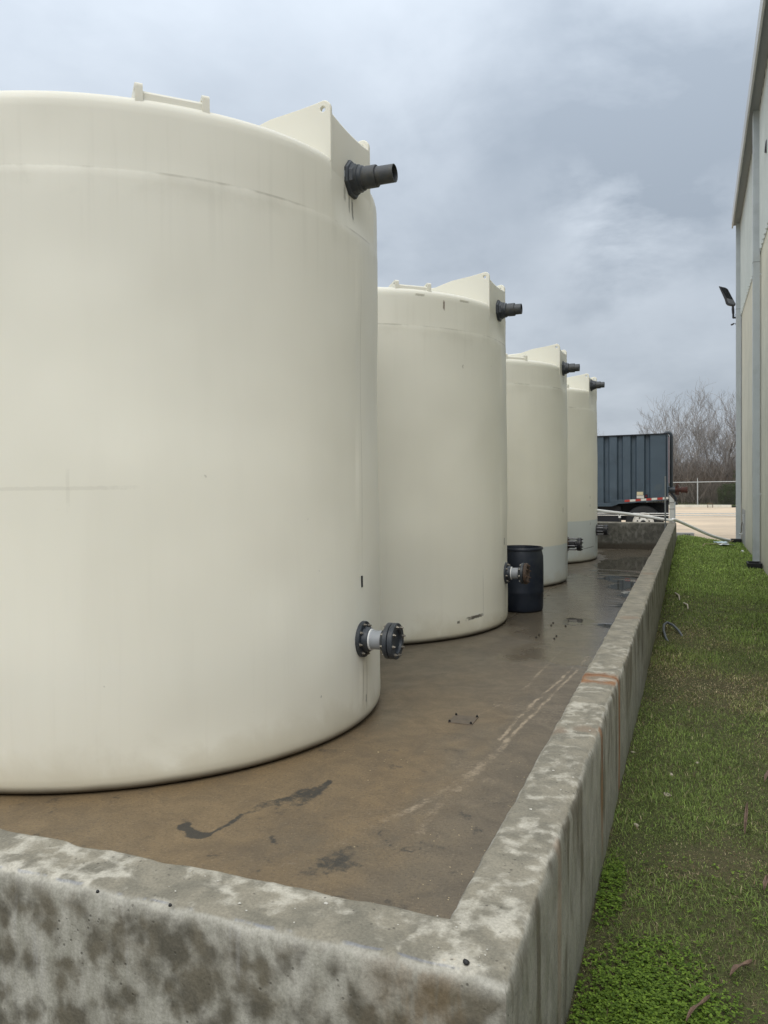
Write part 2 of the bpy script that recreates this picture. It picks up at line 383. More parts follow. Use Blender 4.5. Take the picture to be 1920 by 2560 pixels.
ct = g.mix(g.m('MULTIPLY', g.sm(n_big, .55, .75), .45), ct, (.125, .120, .100))
lich = g.noise(g.vm('ADD', p, (9, 3, 2)), 4.2, 5, .65)
ct = g.mix(g.m('MULTIPLY', g.sm(lich, .66, .74), .55), ct, (.40, .27, .13))
# front face: soft round damp blotches on pale render
bv = g.scale(p, 1, 1, .88)
bl = g.noise(g.vm('ADD', bv, (1.1, 0, 3.4)), 6.5, 2.5, .45, .5)
bl2 = g.noise(g.vm('ADD', bv, (6.1, 2, .4)), 14, 3, .5, .6)
hz = g.lin(pz_, .2, .66, -.02, .06)
bc = cells(g.vm('ADD', bv, (.3, 0, .2)), 13, .07); bc2 = cells(g.vm('ADD', bv, (2.3, 0, 1.2)), 24, .05)
bsum = g.m('ADD', g.m('ADD', g.m('MULTIPLY', bc, -1.0), g.m('MULTIPLY', bc2, -.45)), g.m('ADD', g.m('MULTIPLY', bl, 1.0), g.m('MULTIPLY', n_mid, .40)))
bmask = g.sm(g.m('ADD', g.m('ADD', bsum, hz), g.m('MULTIPLY', g.m('SUBTRACT', n_big, .5), .8)), -.34, .34)
bmask = g.m('MULTIPLY', bmask, g.sm(pz_, ZT-.005, ZT-.06, .25, 1.0))
wfine = g.noise(g.scale(p, 1, 1, .25), 30, 5, .6)
cf = g.mix(g.sm(wfine, .3, .7), (.31, .295, .245), (.42, .40, .345))
dark = g.mix(g.sm(bl2, .35, .65), (.130, .112, .080), (.085, .075, .056))
cf = g.mix(g.m('MULTIPLY', bmask, .92), cf, dark)
cf = g.mix(g.m('MULTIPLY', g.sm(g.noise(g.scale(p, 1, 1, .12), 16, 4, .6), .60, .75), .30), cf, (.42, .41, .40))
br = g.m('MULTIPLY', g.m('MULTIPLY', g.sm(px_, -.78, -.52), g.sm(px_, -.40, -.5)), g.m('MULTIPLY', g.sm(pz_, .20, .5), g.sm(wfine, .35, .6)))
cf = g.mix(g.m('MULTIPLY', br, .5), cf, (.16, .105, .05))
# outer side: olive-grey with vertical runs
rv = g.scale(p, 1, 1, .09)
run = g.noise(g.vm('ADD', g.scale(p, 1, 1, .26), (0, 3, 0)), 5, 4, .55, 1.2); run2 = g.noise(g.scale(p, 1, 1, .6), 8, 6, .65, .5)
cs = g.mix(g.sm(run2, .35, .65), (.26, .25, .205), (.185, .178, .145))
cs = g.mix(g.m('MULTIPLY', g.sm(g.m('ADD', run, g.lin(pz_, .1, .65, -.06, .05)), .48, .62), .85), cs, (.085, .073, .050))
cs = g.mix(g.m('MULTIPLY', g.sm(n_mid, .55, .7), .25), cs, (.27, .26, .22))
cs = g.mix(g.m('MULTIPLY', g.sm(pz_, .30, .05), .45), cs, (.085, .085, .055))
# inner faces, damp at the foot
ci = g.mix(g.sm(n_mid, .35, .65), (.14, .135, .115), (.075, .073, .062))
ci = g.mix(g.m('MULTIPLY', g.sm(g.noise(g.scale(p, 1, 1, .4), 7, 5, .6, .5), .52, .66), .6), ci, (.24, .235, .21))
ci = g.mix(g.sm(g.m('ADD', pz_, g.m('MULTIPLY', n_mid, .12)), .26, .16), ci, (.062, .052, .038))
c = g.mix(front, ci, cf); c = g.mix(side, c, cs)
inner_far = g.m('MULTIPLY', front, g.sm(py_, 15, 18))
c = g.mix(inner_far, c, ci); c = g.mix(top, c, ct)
edge = g.m('MULTIPLY', g.sm(nz, .25, .55), g.sm(nz, .93, .7))
c = g.mix(g.m('MULTIPLY', edge, g.m('MULTIPLY', g.sm(n_mid, .40, .62), .55)), c, (.44, .42, .36))
# rust: the band across the top, its run down the outside, and smaller tears
wv = g.m('MULTIPLY', g.m('SUBTRACT', n_mid, .5), .16)
yb = g.m('ABSOLUTE', g.m('SUBTRACT', g.m('ADD', py_, wv), 4.245))
band = g.m('MULTIPLY', g.sm(yb, .135, .06), g.m('SUBTRACT', 1.0, g.m('MULTIPLY', g.sm(g.vm('DISTANCE', g.scale(p, .6, 1, 0), (-.445*.6, 4.23, 0)), .065, .03), .75)))
rust = g.m('MULTIPLY', band, top)
def runmask(y0, wdt, z0, slant=.0):
    yy = g.m('SUBTRACT', g.m('ADD', py_, g.m('MULTIPLY', g.m('SUBTRACT', run2, .5), .02)), g.m('ADD', y0, g.m('MULTIPLY', g.m('SUBTRACT', .65, pz_), slant)))
    return g.m('MULTIPLY', g.m('MULTIPLY', g.sm(g.m('ABSOLUTE', yy), wdt, wdt*.25), g.sm(pz_, z0, z0+.35)), side)
rust = g.m('MAXIMUM', rust, runmask(4.28, .075, -.25, .05))
rust = g.m('MAXIMUM', rust, g.m('MULTIPLY', runmask(3.40, .05, .0, .05), .8))
rust = g.m('MAXIMUM', rust, g.m('MULTIPLY', runmask(2.28, .05, .0), .35))
for (yy, xx, rr) in [(3.30, -.53, .05), (3.36, -.42, .05), (9.2, -.45, .10), (6.2, -.44, .08)]:
    rust = g.m('MAXIMUM', rust, g.m('MULTIPLY', g.m('MULTIPLY', g.sm(g.m('ADD', g.vm('DISTANCE', p, (xx, yy, ZT)), wv), rr*1.4, rr*.3), .28), top))
c = g.mix(g.m('MULTIPLY', rust, .95), c, g.mix(g.sm(n_mid, .4, .6), (.165, .066, .024), (.25, .125, .055)))
# old blue chalk line along the front arris
blue = g.m('MULTIPLY', g.m('MULTIPLY', g.sm(g.m('ABSOLUTE', g.m('SUBTRACT', g.m('ADD', py_, g.m('MULTIPLY', n_mid, .012)), YO+.022)), .005, .001), g.sm(n_mid, .52, .6)), g.m('MULTIPLY', top, g.sm(px_, -.4, -.5)))
c = g.mix(g.m('MULTIPLY', blue, .22), c, (.12, .17, .30))
c = g.mix(g.m('MULTIPLY', g.sm(n_fine, .60, .78), .4), c, (.08, .075, .06))
pv = g.n('ShaderNodeTexVoronoi', {'Vector': p, 'Scale': 42.0}, feature='F1').outputs['Distance']
pits = g.m('MULTIPLY', g.sm(pv, .20, .08), g.sm(g.noise(p, 6, 3, .6), .48, .60))
c = g.mix(g.m('MULTIPLY', pits, .6), c, (.05, .045, .035))
grain = g.noise(p, 130, 3, .7)
c = g.vm('SCALE', c, g.lin(grain, .3, .7, .80, 1.20))
g.set(b.inputs['Base Color'], c)
g.set(b.inputs['Roughness'], g.lin(bmask, 0, 1, .8, .55))
bump(g, b, g.m('ADD', g.m('SUBTRACT', g.m('MULTIPLY', n_fine, .35), g.m('MULTIPLY', pits, .5)), g.m('ADD', n_mid, g.m('MULTIPLY', ridge, g.m('MULTIPLY', top, .8)))), .45, .008)

def build_wall():
    prof = [(0, -.12), (0, .1), (0, .3), (0, .5), (0, ZT-.05), (.002, ZT-.03), (.007, ZT-.014), (.016, ZT-.004), (.03, ZT),
            (.06, ZT), (.0975, ZT), (.135, ZT), (.165, ZT), (.179, ZT-.004), (.188, ZT-.014), (.193, ZT-.03), (.195, ZT-.05), (.195, .5), (.195, .3), (.195, .1), (.195, -.12)]
    # centre path stations: (outer point, inward unit with mitre)
    st = []
    XL = -6.6
    st.append(((XL, YF1), (1, -1)))
    for y in np.arange(YF1-.22, YO+.22, -.12): st.append(((XL, y), (1, 0)))
    st.append(((XL, YO), (1, 1.05)))
    for x in np.arange(XL+.22, -3.2, .08): st.append(((x, YO), (0, 1.05)))
    for x in np.arange(-3.2, XO-.2, .02): st.append(((x, YO), (0, 1.05)))
    # near corner: the outer arris turns within 12 mm, and the inner one has a small fillet of mortar
    x0 = XO-.2
    for k in range(0, 11):
        t = k/10; st.append(((x0+(.2-.006)*t, YO), (-t*1.0, 1.05)))
    for k in range(1, 11):
        t = k/10; st.append(((XO, YO+.006+(.2-.006)*t), (-1.0, 1.05*(1-t))))
    for y in np.arange(YO+.22, 7, .02): st.append(((XO, y), (-1, 0)))
    for y in np.arange(7, YF1-.22, .05): st.append(((XO, y), (-1, 0)))
    for k in range(0, 9):
        t = k/8; st.append(((XO, YF1-.2+.194*t), (-1, -1.0*t)))
    for k in range(1, 9):
        t = k/8; st.append(((XO-.006-.194*t, YF1), (-1+t, -1.0)))
    for x in np.arange(XO-.25, XL+.22, -.06): st.append(((x, YF1), (0, -1)))
    st.append(((XL, YF1), (1, -1)))
    V = []; npf = len(prof)
    for (o, w) in st:
        for (q, z) in prof: V.append((o[0]+w[0]*q, o[1]+w[1]*q, z))
    V = np.array(V)
    # uneven hand-trowelled surface
    for i in range(len(V)):
        P = Vector(V[i])
        if P.z < .0: continue
        n = mnoise.noise_vector(P*5.0)*.0045 + mnoise.noise_vector(P*1.3)*.006 + mnoise.noise_vector(P*14)*.0028
        if P.z > ZT-.06: n = n + mnoise.noise_vector(P*9+Vector((3, 1, 2)))*.0045 + mnoise.noise_vector(P*26)*.0022
        V[i] = P+n
    n = len(st); i = np.arange(n*npf).reshape(n, npf)
    F = np.c_[i[:-1, :-1].ravel(), i[1:, :-1].ravel(), i[1:, 1:].ravel(), i[:-1, 1:].ravel()]
    return np_mesh('containment_wall', V, F[:, ::-1])
tag(link('containment_wall', build_wall(), m_wall, smooth=60), 'low weathered concrete containment wall around the tank slab, damp stained with a rust streak', 'wall')

# ------------------------------------------------------------------ tanks
m_pvc = simple('dark_pvc', (.030, .036, .044), .42, .25, 14, .1, 0, (.055, .055, .05), .5)
m_pvc_grey = simple('grey_pvc', (.27, .285, .30), .4, .12, 10, .08, 0, (.17, .17, .17), .5)
m_pvc_black = simple('black_pvc', (.010, .010, .013), .42, .3, 14, .1)
m_pvc_worn = simple('worn_grey_pvc', (.042, .047, .052), .5, .3, 18, .15, 0, (.07, .068, .055), .6)
m_steel = simple('bolt_steel', (.22, .21, .185), .35, .2, 20, .1, .8, (.20, .13, .07), .5)
m_blkbolt = simple('black_bolt', (.02, .02, .022), .4, .2, 20, .1)
m_whitering = simple('white_gasket', (.72, .72, .70), .5, .08, 10, .05)
m_rust = simple('rusty_flange', (.060, .040, .028), .8, .4, 20, .5, 0, (.15, .080, .042), .8)
m_black = simple('black_mark', (.012, .012, .012), .6, .2, 20, 0)

def tank_material(i, zs, lev, marks):
    m, g, b = newmat('tank_polyethylene', .42, .45)
    uv = g.n('ShaderNodeUVMap'); uv.uv_map = 'UVMap'; u, v, _ = g.xyz(uv.outputs[0]); off = (i*7.7, i*3.1, 0)
    q = g.vm('ADD', uv.outputs[0], off)
    big = g.noise(q, .55, 4, .5, .2); mid = g.noise(q, 2.2, 5, .6, .3); fine = g.noise(q, 40, 4, .7)
    runs = g.noise(g.scale(q, 3.2, .35, 1), 1.0, 5, .6, .3); runs2 = g.noise(g.scale(q, 17, .5, 1), 1.0, 4, .6)
    c = g.mix(g.sm(big, .3, .7), (.865, .835, .71), (.81, .78, .655))
    # upper half greyer: shading up the tank wall painted into the base colour
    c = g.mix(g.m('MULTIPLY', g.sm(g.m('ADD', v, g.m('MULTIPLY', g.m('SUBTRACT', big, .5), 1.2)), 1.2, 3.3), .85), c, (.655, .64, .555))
    if lev:
        c = g.mix(g.sm(g.m('ADD', v, g.m('MULTIPLY', g.m('SUBTRACT', mid, .5), .03)), lev+.015, lev-.015), c, (.66, .70, .68))
    c = g.mix(g.m('MULTIPLY', g.sm(runs, .45, .80), .06), c, (.45, .42, .33))
    c = g.mix(g.m('MULTIPLY', g.m('MULTIPLY', g.sm(runs2, .55, .75), g.sm(v, 2.0, .3)), .05), c, (.33, .27, .17))
    c = g.mix(g.m('MULTIPLY', g.m('MULTIPLY', g.sm(runs2, .50, .70), g.m('MULTIPLY', g.sm(v, zs-.7, zs-.05), g.sm(v, zs+.5, zs+.05))), .07), c, (.30, .285, .22))
    # dirty line caught on the mould seam
    wob = g.m('MULTIPLY', g.m('SUBTRACT', mid, .5), .035)
    sd = g.m('ABSOLUTE', g.m('ADD', g.m('SUBTRACT', v, zs), g.m('MULTIPLY', wob, .25)))
    c = g.mix(g.m('MULTIPLY', g.m('MULTIPLY', g.sm(sd, .011, .002), g.sm(mid, .42, .62)), .45), c, (.20, .175, .13))
    c = g.mix(g.m('MULTIPLY', g.m('MULTIPLY', g.sm(g.m('SUBTRACT', zs, v), .22, .0), g.sm(v, zs+.01, zs-.01)), g.m('MULTIPLY', g.sm(mid, .4, .65), .25)), c, (.36, .34, .27))
    # splash-back grime at the foot
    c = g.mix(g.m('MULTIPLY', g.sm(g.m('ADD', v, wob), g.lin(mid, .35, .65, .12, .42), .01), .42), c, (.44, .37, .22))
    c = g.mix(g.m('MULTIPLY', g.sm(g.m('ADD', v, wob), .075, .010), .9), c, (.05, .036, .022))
    spk = g.noise(g.vm('ADD', q, (3, 8, 0)), 11, 2, .5)
    c = g.mix(g.m('MULTIPLY', g.sm(spk, .765, .80), .4), c, (.16, .13, .09))
    for (mu, mv, hw, hh, slant, amt, col, soft) in marks:
        uu = g.m('SUBTRACT', u, mu); vv = g.m('SUBTRACT', g.m('SUBTRACT', v, mv), g.m('MULTIPLY', uu, slant))
        jit = g.m('MULTIPLY', g.m('SUBTRACT', g.noise(q, 26, 4, .65), .5), soft)
        k = g.m('MULTIPLY', g.sm(g.m('ADD', g.m('DIVIDE', g.m('ABSOLUTE', uu), hw), jit), 1.15, .5), g.sm(g.m('ADD', g.m('DIVIDE', g.m('ABSOLUTE', vv), hh), jit), 1.15, .5))
        c = g.mix(g.m('MULTIPLY', k, amt), c, col)
    g.set(b.inputs['Base Color'], c)
    g.set(b.inputs['Roughness'], g.lin(mid, .3, .7, .36, .52))
    g.set(b.inputs['Subsurface Weight'], .12); g.set(b.inputs['Subsurface Radius'], (.06, .05, .035)); g.set(b.inputs['Subsurface Scale'], .5)
    bump(g, b, g.m('ADD', g.m('MULTIPLY', fine, .25), big), .12, .01)
    return m

def tank_shell(zr, zs, t0, seed):
    n = 540
    prof = [(TR-.075, .0), (TR-.05, .004), (TR-.025, .016), (TR-.010, .035), (TR-.002, .062), (TR, .10)]
    prof += [(TR, z) for z in np.linspace(.16, zs-.12, 34)]
    prof += [(TR, zs-.05), (TR, zs-.012), (TR-.0015, zs-.003), (TR-.002, zs+.004), (TR-.002, zs+.02)]
    prof += [(TR-.003, z) for z in np.linspace(zs+.05, zr-.06, 9)]
    prof += [(TR-.010, zr-.03), (TR-.026, zr-.008), (TR-.055, zr+.006)]
    r = TR-.055
    prof += [(TR-.055-q, zr+.006+.24*q-.03*q*q) for q in (.1, .25, .5, .8, 1.1, 1.4, 1.7)]
    prof = np.array(prof); th = np.linspace(0, 2*np.pi, n, endpoint=False)+math.radians(t0)
    Rr = np.repeat(prof[:, :1], n, 1); Z = np.repeat(prof[:, 1:], n, 1); T = np.repeat(th[None], len(prof), 0)
    # hand-sized waves of a roto-moulded wall
    w = .006*np.sin(T*3+seed)*np.sin(Z*1.7+seed*2)+.005*np.sin(T*7+seed*3)*np.sin(Z*2.9+seed)+.022*(vnoise(T*3.0+20, Z*1.6+5, 1, 2, seed)-.5)
    Rr = Rr+w*sstep(Z, .05, .4)
    # flat pad for the top fitting
    da = (T-math.radians(t0)+np.pi) % (2*np.pi)-np.pi
    dpl = (TR-.030)/np.maximum(np.cos(da), .3)
    k = sstep(Z, zs-.10, zs+.16)*(np.abs(da) < .6)
    Rr = np.where(k > 0, Rr+(np.minimum(Rr, dpl)-Rr)*k, Rr)
    X, Y = Rr*np.cos(T), Rr*np.sin(T)
    V = np.c_[X.ravel(), Y.ravel(), Z.ravel()]; m = len(prof); i = np.arange(m*n).reshape(m, n)
    F = np.c_[i[:-1].ravel(), np.roll(i, -1, 1)[:-1].ravel(), np.roll(i, -1, 1)[1:].ravel(), i[1:].ravel()]
    me = np_mesh('tank_shell', V, F)
    uvl = me.uv_layers.new(name='UVMap'); li = np.empty(len(me.loops), np.int32); me.loops.foreach_get('vertex_index', li)
    ang = (np.arctan2(V[:, 1], V[:, 0]))[li]; uvl.data.foreach_set('uv', np.c_[ang*TR, V[li, 2]].astype(np.float32).ravel())
    return me
def add_uv(me):
    uvl = me.uv_layers.new(name='UVMap'); V = np.empty(len(me.vertices)*3, np.float32); me.vertices.foreach_get('co', V); V = V.reshape(-1, 3)
    li = np.empty(len(me.loops), np.int32); me.loops.foreach_get('vertex_index', li)
    uvl.data.foreach_set('uv', np.c_[V[li, 1]+3, V[li, 2]].astype(np.float32).ravel())

def plate_with_hole(mb, y0, y1, hx, hz, hr, outline, k=32):
    """vertical plate in the XZ plane with a round hole at (hx, hz); outline(angle) -> distance from the hole centre"""
    vs = []
    for y in (y0, y1):
        for j in range(k):
            w = 2*math.pi*j/k
            for rr in (hr, outline(w)): vs.append((hx+rr*math.cos(w), y, hz+rr*math.sin(w)))
    fs = []
    for j in range(k):
        a, b_ = 2*j, 2*((j+1) % k); o = 2*k
        fs += [(a, b_, b_+1, a+1), (o+a+1, o+b_+1, o+b_, o+a), (a, o+a, o+b_, b_), (a+1, b_+1, o+b_+1, o+a+1)]
    mb.add(vs, fs)
def ray_poly(hx, hz, poly):
    def f(w):
        dx, dz = math.cos(w), math.sin(w); best = 9
        for i in range(len(poly)):
            (x1, z1), (x2, z2) = poly[i], poly[(i+1) % len(poly)]
            ex, ez = x2-x1, z2-z1; den = dx*ez-dz*ex
            if abs(den) < 1e-9: continue
            t = ((x1-hx)*ez-(z1-hz)*ex)/den; q = ((x1-hx)*dz-(z1-hz)*dx)/den
            if t > 0 and -1e-6 <= q <= 1+1e-6: best = min(best, t)
        return best
    return f

def bolt_mesh(name, mat, r=.0095, L=.02):
    mb = MB(); mb.lathe([(0, r*1.5), (.004, r*1.5), (.004, r), (L*.55, r), (L*.55, r*.55), (L, r*.55)], 6)
    me = bpy.data.meshes.new(name); me.from_pydata(mb.v, [], mb.f); me.materials.append(mat); return me
BOLT = bolt_mesh('bolt', m_steel); BBOLT = bolt_mesh('bolt', m_blkbolt, .011, .026); SBOLT = bolt_mesh('bolt', m_steel, .005, .012)
_st = MB().tube([(0, 0, 0), (.13, 0, 0)], .009, 8); STUD = bpy.data.meshes.new('stud'); STUD.from_pydata(_st.v, [], _st.f)
STUD.materials.append(simple('stud_steel', (.20, .20, .21), .4, .3, 30, .1, .6))

def build_tank(i, label, t0, tv, tf, lev, marks, style):
    X, Y, zr, zs = TANKS[i]
    t = thing('storage_tank', label, 'tank', (X, Y, 0), 'plastic storage tanks standing in a row')
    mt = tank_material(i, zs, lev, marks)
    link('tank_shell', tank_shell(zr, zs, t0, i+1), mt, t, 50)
    a0 = math.radians(t0)
    # raised fitting box: built facing +X then turned by t0
    hw = .335; xf = TR-.028; zt = zr+.285; n_s, n_t = 25, 22; hp = hw+.004
    ss = np.linspace(-hw, hw, n_s); tt = np.r_[0, np.linspace(.07, 1.25, n_t-1)]
    def topz(s, q):
        droop = .022*(1-(abs(s)/hw)**2.0)
        return zt-.0-droop-.055*min(q, 1)
    vs = []; fs = []
    for q in tt:
        for s in ss: vs.append((xf-q, s, topz(s, q)))
    idx = lambda a, b_: a*n_s+b_
    for a in range(n_t-1):
        for b_ in range(n_s-1): fs.append((idx(a, b_), idx(a, b_+1), idx(a+1, b_+1), idx(a+1, b_)))
    nb = len(vs); zb = zr-.16
    for (xx_, z_) in ((xf-.001, zr-.09), (xf-.014, zb)):
        for s in ss: vs.append((xx_, s, z_))
    for b_ in range(n_s-1): fs += [(nb+b_, nb+b_+1, b_+1, b_), (nb+n_s+b_, nb+n_s+b_+1, nb+b_+1, nb+b_)]
    for side in (0, n_s-1):
        nb2 = len(vs)
        for q in tt: vs.append((xf-q, ss[side], zb))
        for a in range(n_t-1): fs.append((idx(a, side), idx(a+1, side), nb2+a+1, nb2+a))
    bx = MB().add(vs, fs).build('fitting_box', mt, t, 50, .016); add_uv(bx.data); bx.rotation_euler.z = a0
    for s in (-1, 1):   # lifting lugs: the box cheeks carried up to a rounded, pierced ear
        zl = zr+.355
        poly = [(xf+.001, zr-.05), (xf+.001, zl-.055)] + [(xf-.052+.053*math.cos(w), zl-.053+.053*math.sin(w)) for w in np.radians(np.arange(15, 105, 15))]
        poly += [(xf-.10, zl-.010), (xf-.22, zl-.030), (xf-.45, zt+.012), (xf-.80, zt-.030), (xf-1.0, zt-.05), (xf-1.0, zr-.05)]
        mb = MB(); yc = s*(hw-.022)
        plate_with_hole(mb, hp-.030 if s > 0 else -hp, hp if s > 0 else -hp+.030, xf-.055, zl-.058, .016, ray_poly(xf-.055, zl-.058, poly), 40)
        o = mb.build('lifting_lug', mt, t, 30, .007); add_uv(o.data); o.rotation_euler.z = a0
    # tie-down: two small lugs with a low web between them, on the rim towards the camera
    al = math.radians(-43.7+(.0 if i == 0 else -3.0 if i == 1 else -.2))
    rr = TR-.032
    for s in (-1, 1):
        tl = MB()
        poly = [(rr, zr-.06), (rr, zr+.065)]+[(rr-.018+.018*math.cos(w), zr+.065+.018*math.sin(w)) for w in np.radians((30, 60, 90))]+[(rr-.05, zr+.076), (rr-.20, zr+.05), (rr-.20, zr-.06)]
        plate_with_hole(tl, s*.185-.021, s*.185+.021, rr-.030, zr+.047, .012, ray_poly(rr-.030, zr+.047, poly), 28)
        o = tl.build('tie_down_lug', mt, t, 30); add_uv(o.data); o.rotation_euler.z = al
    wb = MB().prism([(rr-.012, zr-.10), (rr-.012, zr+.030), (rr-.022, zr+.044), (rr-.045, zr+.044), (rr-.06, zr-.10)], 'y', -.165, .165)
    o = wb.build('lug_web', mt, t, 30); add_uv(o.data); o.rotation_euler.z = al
    # overflow fitting near the top
    fz = {0: 3.80, 1: 3.705, 2: 3.585, 3: 3.715}[i]
    yb = {0: 5.03, 1: 9.12, 2: 13.40, 3: 17.12}[i]-Y
    xs = (TR-.028)/math.cos(a0)+ -yb*math.tan(a0)*1.0
    of = thing_part = bpy.data.objects.new('overflow_fitting', None); COL.objects.link(of); of.parent = t; of.location = (xs-.006, yb, fz)
    MB().lathe([(-.02, .128), (.018, .128), (.028, .122), (.030, .105), (.055, .100)], 8, ph=math.pi/8).build('bulkhead_nut', m_pvc, of, 20, .003)
    MB().lathe([(.054, .092), (.075, .092), (.078, .084), (.098, .083), (.104, .078)], 32).build('collar', m_pvc, of)
    MB().lathe([(.103, .074), (.106, .077), (.112, .071), (.120, .071), (.122, .0745), (.195, .0745), (.199, .071), (.199, .06)], 32).build('coupling', m_pvc_worn, of)
    L = .325 if i == 0 else .275
    MB().lathe([(.19, .061), (L, .060), (L+.001, .059), (L+.001, .0535), (L-.003, .052), (.20, .052), (.199, .001)], 32).build('pipe_stub', m_pvc_worn, of)
    MB().box(.0302-.03, .012, -.122, -.1195, -.02, .022).build('small_sticker', m_pvc_grey, of, 0) if i == 0 else None
    # bottom outlet
    vz = {0: .612, 1: .610, 2: .617, 3: .64}[i]; ta = math.radians(tv); ys = TR*math.sin(ta); xs = TR*math.cos(ta)
    vv = bpy.data.objects.new('outlet_flange', None); COL.objects.link(vv); vv.parent = t; vv.location = (xs-.012, ys, vz)
    dk = m_pvc if style < 2 else m_pvc_black
    def ring_bolts(x, r, n, me, flip=False, ph=.2):
        for k in range(n):
            w = 2*math.pi*k/n+ph
            share('bolt', me, vv, (x, r*math.cos(w), r*math.sin(w)), (0, 0, math.pi if flip else 0))
    if style < 2:
        MB().lathe([(-.02, .126), (.036, .126), (.040, .122), (.040, .088), (.075, .084), (.082, .078)], 40).build('tank_flange', m_pvc, vv)
        ring_bolts(.040, .106, 8, BOLT)
        MB().lathe([(.081, .0755), (.090, .0755), (.092, .070)], 32).build('white_gasket', m_whitering, vv)
        MB().lathe([(.09, .066), (.185, .066)], 32).build('outlet_pipe', m_pvc_grey, vv)
        MB().lathe([(.172, .074), (.192, .078), (.205, .088), (.206, .121), (.209, .124), (.235, .124), (.238, .121)], 40).build('pipe_flange', m_pvc, vv)
        ring_bolts(.206, .103, 8, BOLT, True)
        MB().lathe([(.236, .110), (.244, .110)], 32).build('flange_gasket', m_pvc_black, vv)
        endm = m_pvc if style == 0 else m_rust
        MB().lathe([(.243, .121), (.246, .125), (.276, .125), (.280, .121), (.280, .083), (.276, .080), (.262, .078), (.260, .001)], 40).build('blind_flange', endm, vv)
        ring_bolts(.280, .102, 8, BOLT if style == 0 else bolt_rust)
    else:
        MB().lathe([(-.02, .122), (.022, .122), (.026, .118), (.026, .075), (.04, .075)], 32).build('tank_flange', m_rust if style == 2 else dk, vv)
        MB().lathe([(.03, .066), (.13, .066), (.14, .058), (.19, .058)], 24).build('outlet_pipe', dk, vv)
        for k in range(8):
            w = 2*math.pi*k/8+.2; share('stud', STUD, vv, (.022, .1*math.cos(w), .1*math.sin(w)))
        MB().lathe([(.168, .07), (.180, .112), (.206, .114), (.208, .108), (.214, .108), (.216, .114), (.240, .114), (.242, .06)], 32).build('blind_flange', dk, vv)
        ring_bolts(.242, .094, 8, BBOLT); ring_bolts(.180, .094, 8, BBOLT, True)
    # small black level tick
    mz = {0: 1.015, 1: .998, 2: .99, 3: 1.0}[i]; ma = math.radians({0: 1.2, 1: .96, 2: 3.0, 3: -2}[i])
    if i < 3:
        mk = MB().box(TR-.004, TR+.004, -.0075, .0075, -.04, .04).add(*[[(TR+.0041, -.012, .02), (TR+.0041, .0, .04), (TR+.0041, .0, .02)], [(0, 1, 2)]]).build('level_mark', m_black, t, 0)
        mk.rotation_euler.z = ma; mk.location = (0, 0, mz)
    return t
bolt_rust = bolt_mesh('bolt', m_rust, .010, .022)
dirt = (.055, .045, .03); gdirt = (.24, .22, .165)
def U(deg): return math.radians(deg)*TR
marks0 = [(U(-64), 1.695, .45, .012, .0, .13, gdirt, 1.2), (U(-61.5), 1.70, .012, .12, .0, .09, gdirt, 1.2), (U(1.8), 2.2, .004, 1.15, 0, .40, gdirt, .8),
          (U(.2), 3.60, .016, .085, 0, .75, dirt, 1.0), (U(-1.4), 3.62, .012, .06, 0, .7, dirt, 1.0), (U(-3.6), 3.68, .02, .06, 0, .45, dirt, 1.4),
          (U(.9), .30, .012, .16, 0, .30, (.2, .16, .08), 1.0), (U(3.2), .28, .012, .2, 0, .30, (.2, .16, .08), 1.0), (U(2.8), .18, .010, .03, 0, .7, dirt, 1.4)]
marks1 = [(U(-22.5), .215, .15, .020, .05, .9, dirt, 1.4), (U(-31), .19, .02, .016, 0, .8, dirt, 1.6), (U(-36), 3.58, .014, .055, 0, .8, (.10, .055, .03), 1.2),
          (U(-45), 3.66, .06, .014, 0, .6, gdirt, 1.6), (U(-27), 3.66, .08, .014, 0, .6, gdirt, 1.6), (U(-4), 3.74, .02, .10, 0, .5, dirt, 1.6), (U(2.4), .33, .010, .18, 0, .7, (.16, .09, .04), 1.2), (U(-18), .45, .006, .28, 0, .3, gdirt, 1)]
marks2 = [(U(-2.0), 3.42, .02, .09, 0, .75, dirt, 1.6), (U(-1), .28, .03, .2, 0, .35, (.2, .15, .08), 1.2), (U(-8), 1.22, .02, .05, 0, .5, gdirt, 1.4)]
marks3 = [(U(-18), .30, .25, .012, .05, .55, dirt, 1.8), (U(-16), 1.35, .012, .03, .5, .6, dirt, 1.4), (U(-16), 1.18, .012, .03, .5, .6, dirt, 1.4), (U(-16), .80, .012, .03, .5, .6, dirt, 1.4), (U(-10), 3.5, .012, .22, 0, .7, dirt, 1.4)]
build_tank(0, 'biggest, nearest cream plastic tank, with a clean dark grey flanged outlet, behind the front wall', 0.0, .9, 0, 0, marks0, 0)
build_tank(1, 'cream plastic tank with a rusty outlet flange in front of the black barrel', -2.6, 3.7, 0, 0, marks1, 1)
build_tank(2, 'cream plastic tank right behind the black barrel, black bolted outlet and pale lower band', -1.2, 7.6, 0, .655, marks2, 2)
build_tank(3, 'farthest cream plastic tank, beside the dark blue trailer at the far wall', -7.5, -2.6, 0, .87, marks3, 3)

